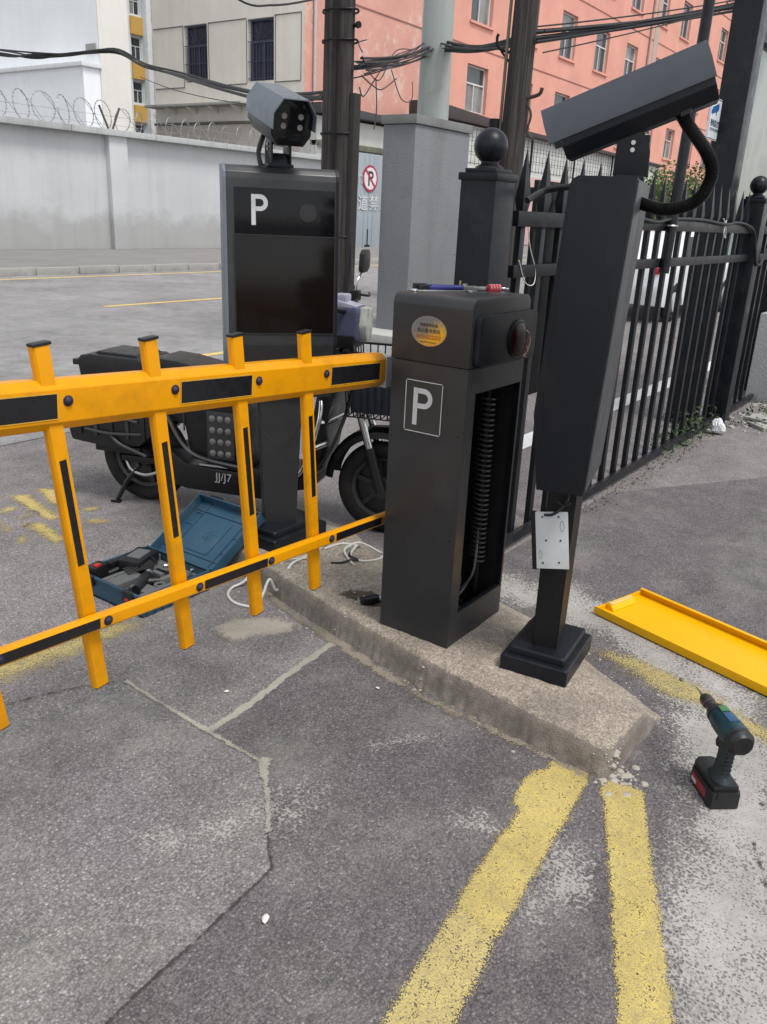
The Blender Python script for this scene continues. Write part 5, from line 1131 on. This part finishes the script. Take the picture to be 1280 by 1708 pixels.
for x in (-1.35, 1.35):
    for s in (-1, 1):
        b = bm_new(); torus(b, (x, s*.72, .31), .235, .085, 36, 10, axis='y'); wt = obj('wheel', b, M_RUB, car)
        b = bm_new(); lathe(b, [(.17, -.02), (.16, .06), (.03, .075)], 24, T(x, s*.76, .31) @ RX(R(-90*s))); obj('hub_cap', b, M_SILV, wt)
for s in (-1, 1):
    b = bm_new(); box(b, (2.06, s*.68, .82), (.10, .14, .10), .03); obj('tail_light', b, M_RED, car)
    b = bm_new(); box(b, (-2.04, s*.58, .72), (.12, .34, .13), .04); obj('headlight', b, M_HEADL, car)

# ------------------------------------------------------------------ perimeter wall with razor wire
M_WALL = plaster('white_grey_wall_render', (.50, .51, .52), (.29, .275, .26), streak=.34, bscale=25, band=(.15, .9))
wl = thing('perimeter_wall', 'long pale grey rendered wall with coping across the street', 'wall', (12, 21.45, .14))
b = bm_new(); box(b, (-1.6, 0, 1.52), (30.8, .26, 3.04), .01); obj('wall_face', b, M_WALL, wl)
for x in (-9.5, 4.35, 10.9):
    b = bm_new(); box(b, (x, -.22, 1.53), (.62, .20, 3.06), .02); obj('pilaster', b, M_WALL, wl)
M_COPE = plaster('wall_coping', (.42, .43, .43), (.16, .16, .14), streak=.6)
for k in range(11):
    b = bm_new(); box(b, (-15.6+k*2.83, -.10, 3.12), (2.815, .66, .16), .015); obj('coping_stone', b, M_COPE, wl)
rz_ = thing('razor_wire', 'coiled razor wire running along the top of the pale perimeter wall', 'razor wire', (12, 21.4, 3.34))
def coil(x0, x1, r, pitch, seed):
    b = bm_new(); rr_ = random.Random(seed); n = int((x1-x0)/pitch)
    for k in range(n+1):
        cx = x0+k*pitch+rr_.uniform(-.05, .05); rk = r*rr_.uniform(.92, 1.06); tl = rr_.uniform(-.15, .15); sx = rr_.uniform(.82, 1.0)
        pts = [(cx+rk*sx*math.cos(a), .12*math.sin(a+seed)+tl*math.cos(a), rk*.98+rk*math.sin(a)) for a in np.linspace(0, 2*math.pi, 33)[:-1]]
        tube(b, pts, .010, 4, closed=True)
        for i in range(0, 32, 2): box(b, pts[i], (.045, .01, .026))
        if k < n: tube(b, [(cx, 0, rk*1.9), (cx+pitch*.5, .05, rk*1.2), (cx+pitch, 0, rk*.1)], .008, 4, smooth=4)
    return b
M_RAZ = simple('galvanised_wire', (.30, .31, .32), .5, .5)
obj('wire_coil', coil(-4, 4.2, .36, .62, 1), M_RAZ, rz_)['kind'] = 'stuff'; obj('wire_coil', coil(4.7, 13.5, .28, .58, 2), M_RAZ, rz_)['kind'] = 'stuff'
b = bm_new()
for s in (-1, 1): tube(b, [(4.30+s*.02, -.03, -.08), (4.30+s*.34, -.03, .60)], .03, 4)
br_ = obj('wire_bracket', b, simple('rusty_angle', (.10, .08, .07), .7, .3), rz_)
for z in (.12, .34):
    b = bm_new(); tube(b, [(-4, 0, z), (4.3, 0, z+.02), (13.6, 0, z)], .006, 4); obj('line_wire', b, M_RAZ, rz_)

# grey gate and shed further along the wall
M_GATE = plaster('gate_grey_sheet', (.30, .34, .37), (.22, .22, .21), streak=.5, bscale=20)
gt = thing('metal_gate', 'grey sheet metal gate with a no-parking sign and white characters', 'gate', (30.0, 22.5, .0))
for s in (-1, 1):
    b = bm_new(); box(b, (s*1.21, 0, 1.90), (2.40, .06, 3.70), .01); lf = obj('gate_leaf', b, M_GATE, gt)
    for x in (-.9, 0, .9):
        c = bm_new(); box(c, (s*1.21+x, -.038, 1.9), (.05, .02, 3.6), .004); obj('gate_rib', c, M_GATE, lf)
b = bm_new(); box(b, (-.03, -.06, .45), (.03, .03, .7), .004); box(b, (-.03, -.06, .12), (.30, .05, .08), .01); obj('drop_bolt', b, M_CABD, gt)
sgn = bm_new(); lathe(sgn, [(.52, 0), (.52, .02), (.001, .021)], 36, T(.02, -.05, 2.80) @ RX(R(90)))
ns = obj('no_parking_disc', sgn, simple('sign_red', (.35, .02, .06), .5), gt); ns.scale.x = 1.
b = bm_new(); lathe(b, [(.43, 0), (.43, .003), (.001, .004)], 36, T(.02, -.072, 2.80) @ RX(R(90))); obj('disc_field', b, simple('sign_pinkwhite', (.66, .60, .62), .5), ns)
b = letter_P(.36, .58, .10, .004); bmesh.ops.transform(b, matrix=T(.02-.15, -.080, 2.80-.29), verts=b.verts); obj('disc_letter', b, simple('sign_black', (.02, .02, .03), .5), ns)
b = bm_new(); box(b, (0, 0, 0), (.09, .006, .92), mat=T(.02, -.086, 2.80) @ RY(R(-45))); obj('disc_bar', b, simple('sign_red', (.35, .02, .06), .5), ns)
for ch, x in (("通", -1.13), ("道", -.42), ("禁", .36), ("止", 1.12)):
    c = bm_new(); merge(c, text_bm(ch, .66, .004, bold=.012), T(x, -.056, 1.80) @ STAND); obj('painted_character', c, M_WHITEP, gt)
c = bm_new(); merge(c, text_bm("门", .34, .004, bold=.006), T(-.62, -.056, 2.72) @ STAND); obj('painted_character', c, M_WHITEP, gt)
sh = thing('gate_house', 'low cream gatehouse wall above the grey gate with a dark eave', 'gatehouse', (30.2, 23.2, 0))
M_SHED = plaster('cream_shed_render', (.55, .55, .51), (.3, .3, .27), streak=.4)
b = bm_new(); box(b, (.0, 0, 2.45), (6.6, .9, 4.9), .02); obj('wall', b, M_SHED, sh)
b = bm_new(); box(b, (0, -.35, 3.93), (6.6, .5, .22), .02); obj('mossy_ledge', b, plaster('mossy_ledge', (.14, .14, .10), (.05, .06, .03), streak=.8), sh)
b = bm_new(); prism(b, [(-3.6, 4.95), (3.6, 5.02), (3.6, 5.22), (-3.6, 5.30)], -.9, .8, 'xz', bev=.02); obj('eave', b, simple('dark_eave', (.05, .05, .055), .7), sh)
ob = thing('white_outbuilding', 'low white tiled outbuilding with dark roof edge before the salmon block', 'outbuilding', (34.9, 22.9, 0))
def tile_mat():
    m, t, b_ = newmat('white_tile_wall'); v = gcoords(t)
    br = t.nodes.new('ShaderNodeTexBrick'); mp = t.nodes.new('ShaderNodeMapping'); mp.inputs['Rotation'].default_value = (R(90), 0, 0); L(t, v, mp.inputs[0]); L(t, mp.outputs[0], br.inputs['Vector'])
    br.inputs['Color1'].default_value = (.62, .63, .60, 1); br.inputs['Color2'].default_value = (.55, .56, .52, 1); br.inputs['Mortar'].default_value = (.35, .35, .33, 1)
    br.inputs['Scale'].default_value = 1.0; br.inputs['Mortar Size'].default_value = .02; br.inputs['Brick Width'].default_value = .8; br.inputs['Row Height'].default_value = .4
    c = mix(t, ramp(t, noise(t, v, .9, 8, .7), [(.5, 0.), (.75, .5)]), br.outputs['Color'], (.33, .31, .26)); L(t, c, b_.inputs['Base Color']); b_.inputs['Roughness'].default_value = .6
    return m
b = bm_new(); box(b, (16, .4, 2.85), (32, .8, 5.7), .02); obj('wall', b, tile_mat(), ob)
b = bm_new(); box(b, (16, -.05, 1.9), (32, .14, 3.6), .02); obj('pink_dado', b, plaster('pink_dado', (.56, .36, .36), (.35, .25, .25), streak=.4), ob)
b = bm_new(); prism(b, [(-.3, 6.35), (4, 6.18), (9, 5.95), (32.2, 5.72), (32.2, 5.60), (9, 5.70), (4, 5.75), (-.3, 5.75)], -.35, .9, 'xz', bev=.02); obj('roof_edge', b, simple('rusty_roof', (.055, .04, .038), .8), ob)
for x in (.4, 5.2, 10.2, 16, 22, 28):
    b = bm_new(); cyl(b, (x, -.22, 3.6), (x, -.22, 5.75), .06, 8); obj('mesh_post', b, M_CABD, ob)
b = bm_new()
for k in range(70): cyl(b, (.5+k*.4, -.20, 3.9), (.5+k*.4, -.20, 5.6), .012, 4)
for z in (4.0, 4.5, 5.0, 5.5): cyl(b, (.4, -.20, z), (28, -.20, z), .014, 4)
o = obj('wire_mesh', b, M_CABD, ob); o['kind'] = 'stuff'
b = bm_new(); tube(b, [(.35, -.3, 3.9), (.35, -.3, 6.0), (.2, -.32, 6.35), (-.3, -.3, 6.3), (-.3, -.3, 5.6)], .05, 8, smooth=4); obj('drain_pipe', b, simple('rust_pipe', (.08, .05, .04), .7), ob)

# ------------------------------------------------------------------ buildings
def facade_bm(u0, u1, z0, z1, opens, reveal, axis, c0, sgn=1):
    """wall sheet with real openings; axis 'x': runs along x at y=c0, openings recede to +y; axis 'y': runs along y at x=c0"""
    b = bm_new()
    def P(u, z, d): return (u, c0+d, z) if axis == 'x' else (c0+d, u, z)
    us = sorted({u0, u1, *[o[0] for o in opens], *[o[1] for o in opens]}); zs_ = sorted({z0, z1, *[o[2] for o in opens], *[o[3] for o in opens]})
    for i in range(len(us)-1):
        for k in range(len(zs_)-1):
            um, zm = (us[i]+us[i+1])/2, (zs_[k]+zs_[k+1])/2
            if any(o[0] < um < o[1] and o[2] < zm < o[3] for o in opens): continue
            b.faces.new([b.verts.new(P(*q, 0)) for q in ((us[i], zs_[k]), (us[i+1], zs_[k]), (us[i+1], zs_[k+1]), (us[i], zs_[k+1]))])
    for a, c, d, e in opens:
        for p, q in (((a, d), (c, d)), ((c, d), (c, e)), ((c, e), (a, e)), ((a, e), (a, d))):
            b.faces.new([b.verts.new(P(*p, 0)), b.verts.new(P(*q, 0)), b.verts.new(P(*q, reveal)), b.verts.new(P(*p, reveal))])
    bmesh.ops.remove_doubles(b, verts=b.verts, dist=1e-4); bmesh.ops.recalc_face_normals(b, faces=b.faces)
    return b
M_WFR = simple('white_window_frame', (.62, .63, .62), .5, dirt=(.35, .34, .32))
M_WGL = simple('window_glass', (.05, .06, .065), .08, var=.5, vscale=.6)
M_WGL2 = simple('window_glass_light', (.20, .20, .19), .15, var=.4, vscale=.8)
def window(parent, axis, c0, o, cols=2, transom=.62, fr=.09, mat_f=None, mat_g=None, reveal=.22, grille=False, sill=None):
    a, c, d, e = o; mf = mat_f or M_WFR
    def bx(bm, u0, u1, z0, z1, d0, d1):
        if axis == 'x': box(bm, ((u0+u1)/2, c0+(d0+d1)/2, (z0+z1)/2), (u1-u0, d1-d0, z1-z0))
        else: box(bm, (c0+(d0+d1)/2, (u0+u1)/2, (z0+z1)/2), (d1-d0, u1-u0, z1-z0))
    b = bm_new(); r0, r1 = reveal-.06, reveal+.04
    bx(b, a, c, d, d+fr, r0, r1); bx(b, a, c, e-fr, e, r0, r1); bx(b, a, a+fr, d+fr, e-fr, r0, r1); bx(b, c-fr, c, d+fr, e-fr, r0, r1)
    zt_ = d+(e-d)*transom
    if transom: bx(b, a+fr, c-fr, zt_-fr*.4, zt_+fr*.4, r0, r1)
    for k in range(1, cols): u = a+(c-a)*k/cols; bx(b, u-fr*.35, u+fr*.35, d+fr, (zt_-fr*.4) if transom else e-fr, r0, r1)
    w_ = obj('window', b, mf, parent, smooth=False)
    cells = [(a+(c-a)*k/cols, a+(c-a)*(k+1)/cols, d, zt_ if transom else e) for k in range(cols)] + ([(a, c, zt_, e)] if transom else [])
    for u0, u1, z0, z1 in cells:
        g = bm_new(); bx(g, u0+.02, u1-.02, z0+.02, z1-.02, reveal, reveal+.02); obj('pane', g, mat_g or (M_WGL if random.random() < .75 else M_WGL2), w_, smooth=False)
    if grille:
        g = bm_new()
        for k in range(1, 9): u = a+(c-a)*k/9; bx(g, u-.012, u+.012, d, zt_, -.02, .004)
        for z in (d+.1, (d+zt_)/2, zt_, e-.05): bx(g, a, c, z-.012, z+.012, -.021, .003)
        for q in range(7):
            an = math.pi*q/6; um = (a+c)/2; ln = min((c-a)/2, e-zt_)*.95
            for st_ in range(6):
                f0, f1 = st_/6, (st_+1)/6; p0 = (um+math.cos(an)*ln*f0, zt_+math.sin(an)*ln*f0); p1 = (um+math.cos(an)*ln*f1, zt_+math.sin(an)*ln*f1)
                um_, zm_ = (p0[0]+p1[0])/2, (p0[1]+p1[1])/2
            p0 = (um+math.cos(an)*ln*.2, zt_+math.sin(an)*ln*.2); p1 = (um+math.cos(an)*ln, zt_+math.sin(an)*ln)
            A = (p0[0], c0-.01, p0[1]) if axis == 'x' else (c0-.01, p0[0], p0[1]); B = (p1[0], c0-.01, p1[1]) if axis == 'x' else (c0-.01, p1[0], p1[1]); cyl(g, A, B, .012, 4)
        o_ = obj('grille', g, simple('window_bars', (.045, .05, .08), .5), w_, smooth=False)
    if sill:
        g = bm_new(); bx(g, a-.12, c+.12, d-.12, d, -.10, reveal-.07); obj('sill', g, sill, w_, smooth=False)
    return w_
M_SAL = plaster('salmon_render', (.68, .325, .25), (.50, .30, .25), peel=None, streak=.30, var=.10, bscale=20)
M_SALP = plaster('salmon_render_peeling', (.60, .31, .25), (.44, .28, .25), peel=(.62, .55, .48), streak=.35, var=.12, bscale=20)
M_BEI = plaster('beige_render', (.78, .74, .66), (.50, .47, .41), streak=.42, var=.07, bscale=20)
sb_ = thing('salmon_building', 'large salmon building with beige end wall and rows of white framed windows', 'building', (28.69, 25.0, 0))
XB, YB = 28.69, 25.0
ops = []
for fl, (z0, z1) in enumerate(((6.7, 8.95), (10.9, 13.35), (15.5, 18.0), (20.0, 22.4))):
    for k in range(-2, 17):
        x0 = 41.5+k*5.3; wd = 2.2
        if x0 > 36.5: ops.append((x0, x0+wd, z0, z1))
ops_l = [(o[0]-XB, o[1]-XB, o[2], o[3]) for o in ops]
b = facade_bm(11.0-.2, 105, 0, 24, ops_l, .30, 'x', 0.); obj('facade', b, M_SAL, sb_, smooth=False)
b = facade_bm(0, 10.8, 0, 24, [], .3, 'x', 0.); obj('peeling_facade', b, M_SALP, sb_, smooth=False)
for o_ in ops_l:
    px_ok = True
    window(sb_, 'x', 0., o_, 2, .62, .09, reveal=.26, sill=M_SAL if o_[2] > 6 else None)
b = bm_new()
for z in (5.4, 9.75, 14.3, 18.9): box(b, (52.5, -.015, z), (105, .035, .05))
o = obj('string_course', b, simple('course_line', (.34, .16, .13), .8), sb_, smooth=False); o['kind'] = 'stuff'
b = bm_new(); tube(b, [(27.5+2.2+8.4, -.12, 0), (27.5+2.2+8.4, -.12, 24)], .09, 8); obj('drain_pipe', b, simple('grey_pipe', (.38, .33, .30), .7), sb_)
b = bm_new(); box(b, (39.5, -.02, 16), (.9, .03, 14)); obj('damp_streak_strip', b, plaster('damp_strip', (.45, .36, .30), (.3, .28, .25), streak=.6), sb_, smooth=False)
# end wall: beige
end_ops = [(5.6, 7.04, 6.62, 8.88), (1.65, 3.12, 6.5, 8.83), (5.58, 6.95, 3.3, 4.75), (2.2, 3.2, 3.3, 4.75), (5.6, 7.04, 10.6, 12.9), (1.65, 3.12, 10.6, 12.9)]
b = facade_bm(0.0, 9.2, 0, 24, end_ops, .28, 'y', 0.); obj('end_wall', b, M_BEI, sb_, smooth=False)
M_IND = simple('indigo_frame', (.10, .12, .18), .5)
for o_ in end_ops: window(sb_, 'y', 0., o_, 2, .64, .06, M_IND, simple('indigo_glass', (.02, .022, .045), .15, var=.4, vscale=2), .24, True)
b = bm_new()
for y0, y1 in ((0.15, 1.6), (3.2, 5.5), (7.1, 9.1)):
    for z in (8.87, 6.42): box(b, (-.012, (y0+y1)/2, z), (.03, y1-y0, .035))
for y in (.15, 1.55, 3.2, 5.5, 7.12): box(b, (-.008, y, 7.65), (.02, .03, 2.4))
o = obj('groove_line', b, simple('groove_dark', (.16, .15, .13), .9), sb_, smooth=False); o['kind'] = 'stuff'
b = bm_new(); box(b, (-.35, 6.0, 5.62), (.75, 6.2, .10), .01); obj('canopy_slab', b, plaster('canopy', (.36, .37, .34), (.2, .2, .18), streak=.5), sb_)
for y in (3.6, 5.0, 6.4, 7.8):
    b = bm_new(); prism(b, [(-.65, 5.56), (-.02, 5.56), (-.02, 5.30)], y-.05, y+.05, 'xz'); obj('canopy_bracket', b, M_BEI, sb_)
b = bm_new(); box(b, (-.05, 6.0, 4.92), (.12, 6.4, .10), .01); obj('lower_ledge', b, simple('ledge_dark', (.15, .14, .12), .9), sb_)
b = bm_new(); box(b, (-.02, 4.6, 2.6), (.05, 9.0, 4.5)); obj('lower_render', b, plaster('pinkish_lower_render', (.50, .45, .40), (.5, .33, .30), streak=.4), sb_, smooth=False)
b = bm_new(); box(b, (52.5, 5, 24.15), (105.6, 10.6, .3)); obj('roof', b, M_BEI, sb_, smooth=False)
for y, lab in ((.42, 1), ):
    b = bm_new(); tube(b, [(.55, -.10, 5.2), (.55, -.10, 24)], .06, 8); obj('down_pipe', b, simple('pale_pipe', (.5, .45, .42), .6), sb_)
# characters painted in red on the salmon wall
for ch, x, z in (("安", 58.3, 8.6), ("全", 74.0, 8.3), ("生", 78.0, 8.3)):
    c = bm_new(); merge(c, text_bm(ch, 1.1, .004), T(x-XB, -.02, z) @ STAND); obj('wall_character', c, simple('wall_red_ink', (.30, .07, .06), .8), sb_)

M_WB = plaster('white_block_render', (.84, .86, .88), (.6, .6, .6), streak=.22, var=.04, bscale=12)
M_CB = plaster('cream_side_render', (.72, .70, .65), (.5, .46, .4), streak=.35, var=.05, bscale=12)
wb = thing('white_building', 'plain white windowless building behind the perimeter wall', 'building', (21.04, 28.0, 0))
b = bm_new(); box(b, (.65, 7.5, 9), (1.30, 15, 18)); obj('white_wall', b, M_WB, wb, smooth=False)
b = bm_new(); box(b, (.655, -.03, 9), (1.30, .06, 18)); obj('cream_side', b, M_CB, wb, smooth=False)
b = bm_new(); box(b, (-.35, 5.6, 2.95), (.7, 11.2, 5.9), .01); obj('lower_annex', b, M_WB, wb, smooth=False)
b = bm_new(); box(b, (-.38, 5.6, 5.95), (.85, 11.4, .14), .01); obj('annex_coping', b, simple('pale_coping', (.66, .67, .68), .8), wb)
b = bm_new(); box(b, (-.06, 7.5, 10.1), (.16, 15, .05)); obj('wall_joint', b, simple('joint_grey', (.4, .41, .42), .8), wb)
b = bm_new(); box(b, (-.04, .38, 6.55), (.03, .55, .30)); obj('peeled_patch', b, plaster('peeled_patch', (.32, .31, .30), (.12, .12, .12), streak=.9), wb)

tw = thing('apartment_tower', 'distant apartment tower with ochre panels and white frames between the buildings', 'building', (46.5, 60, 0))
tops = []
M_OCH = plaster('ochre_panel', (.55, .34, .08), (.4, .25, .1), streak=.3)
for k in range(-1, 6):
    z0 = 5.6+k*3.15
    for x0 in (1.72, -.9, 4.7): tops.append((x0, x0+1.0, z0+.15, z0+1.75))
    tops.append((3.55, 4.2, z0-.2, z0+1.9))
b = facade_bm(-3, 9, 0, 26, tops, .25, 'x', 0.); obj('facade', b, plaster('tower_white', (.62, .68, .70), (.45, .47, .47), streak=.25, bscale=10), tw, smooth=False)
for o_ in tops: window(tw, 'x', 0., o_, 2 if o_[1]-o_[0] > .8 else 1, .6, .07, reveal=.2)
for k in range(-1, 6):
    z0 = 5.6+k*3.15
    for x0 in (1.72, -.9, 4.7):
        b = bm_new(); box(b, (x0+.5, -.10, z0-.62), (1.15, .22, 1.25), .02); obj('ochre_panel', b, M_OCH, tw, smooth=False)
b = bm_new(); box(b, (3.0, -.35, 13), (.45, .7, 26), .02); obj('white_fin', b, simple('tower_fin', (.64, .68, .69), .8), tw)

# shrub beyond the fence, seen below the salmon wall
sr = thing('shrub', 'green bushy shrub growing beyond the fence below the salmon wall', 'shrub', (28.0, 8.9, 0))
b = bm_new()
for k in range(7): tube(b, [(0, 0, 0), (random.uniform(-.8, .8), random.uniform(-.6, .6), 1.6), (random.uniform(-1.6, 1.6), random.uniform(-1, 1), 2.7)], [.06, .04, .02], 6, smooth=3)
obj('stem', b, M_WOOD, sr)
def pick_shrub(r_):
    a = r_.random()*6.28; q = r_.random()**.5; c_ = [(-.9, 0, 2.2, 1.1), (.7, .2, 2.5, 1.2), (1.9, 0, 2.0, .9), (-2.0, .1, 2.0, .9), (0, 0, 1.4, 1.6)][r_.randrange(5)]
    v = Vector((r_.gauss(0, 1), r_.gauss(0, 1), r_.gauss(0, 1))).normalized()*c_[3]*(.55+.5*r_.random())
    return (c_[0]+v.x, c_[1]+v.y, max(.1, c_[2]+v.z*.8))
leaf_cloud('foliage', 6500, pick_shrub, .075, (.075, .115, .03), parent=sr)

# ------------------------------------------------------------------ overhead cables
def sag(a, c, s, n=10): 
    A, B = Vector(a), Vector(c); return [tuple(A.lerp(B, k/n)-Vector((0, 0, s*4*(k/n)*(1-k/n)))) for k in range(n+1)]
def bundle(label, a, c, s, n, r, spread, name='cable_bundle', seed=0):
    t = thing(name, label, 'cable', (0, 0, 0)); rr_ = random.Random(seed)
    for k in range(n):
        o1 = Vector((rr_.gauss(0, spread), rr_.gauss(0, spread), rr_.gauss(0, spread))); o2 = Vector((rr_.gauss(0, spread), rr_.gauss(0, spread), rr_.gauss(0, spread)))
        b = bm_new(); tube(b, sag(Vector(a)+o1*.4, Vector(c)+o2*.4, s*rr_.uniform(.8, 1.25)), r*rr_.uniform(.7, 1.2), 5); obj('wire', b, M_CABLEB, t)
    return t

bundle('sagging bunch of black telephone wires between timber pole and concrete pole', (6.95, 5.40, 2.78), (13.15, 8.72, 4.12), .05, 14, .010, .16, seed=1)
t_ = thing('tangled_wires', 'untidy loops of thin wire hanging by the double timber pole', 'cable', (0, 0, 0))
for pts in ([(6.95, 5.34, 2.86), (8.2, 6.2, 2.95), (9.3, 6.85, 3.05), (10.8, 7.7, 3.65), (13.0, 8.92, 4.08)], [(6.95, 5.36, 2.60), (7.6, 5.8, 2.62), (8.6, 6.4, 2.95), (10.2, 7.35, 3.45), (13.0, 8.9, 4.1)], [(6.95, 5.34, 2.70), (7.7, 5.75, 2.72), (8.4, 6.15, 2.80), (9.3, 6.6, 3.05)],
            [(9.6, 6.9, 3.2), (10.2, 7.15, 2.95), (11.4, 7.8, 3.1), (13.0, 8.9, 3.6)], [(8.6, 6.4, 2.95), (8.3, 6.15, 2.6), (8.0, 5.95, 2.35)], [(6.95, 5.34, 2.9), (8, 6.2, 3.2), (8.6, 6.55, 3.35)]):
    b = bm_new(); tube(b, pts, .007, 5, smooth=6); obj('wire', b, M_CABLEB, t_)
bundle('black wires stretched from the concrete pole to the dark square timber pole', (13.25, 8.45, 4.18), (11.0, 5.90, 3.70), .06, 16, .012, .12, seed=2)
bundle('thick black wire bundle from the square timber pole to the grey green pole', (11.0, 5.66, 3.74), (17.2, 4.76, 5.22), .03, 16, .014, .13, seed=3)
L0 = [(6.93, 5.75, 2.53), (7.4, 6.6, 2.62), (8.16, 8.0, 2.79), (9.73, 11, 3.345), (10.285, 12.5, 3.67), (10.854, 14, 4.034), (10.68, 15, 4.007), (10.59, 16, 4.03), (10.77, 17.5, 4.185), (11.2, 21.3, 4.7)]
t_ = thing('cable_bundle', 'thick black cable bundle swooping from the timber pole across the street', 'cable', (0, 0, 0))
rr_ = random.Random(5)
for k in range(6):
    d = [Vector((rr_.gauss(0, .02), rr_.gauss(0, .02), rr_.gauss(0, .025))) for _ in L0]
    b = bm_new(); tube(b, [Vector(p)+q for p, q in zip(L0, d)], .016, 6, smooth=6); obj('wire', b, M_CABLEB, t_)
b = bm_new(); tube(b, [(6.93, 5.75, 2.48), (8.3, 8.2, 2.70), (9.7, 11, 3.12), (10.2, 12.5, 3.45)], .006, 5, smooth=6); obj('wire', b, M_CABLEB, t_)
cable('single black wire arching above the beige end wall', [(17.5, 20, 7.9), (20.07, 20, 7.15), (21.48, 20, 7.29), (23.14, 20, 7.74), (25, 20, 8.4)], .03, M_CABLEB, 8)
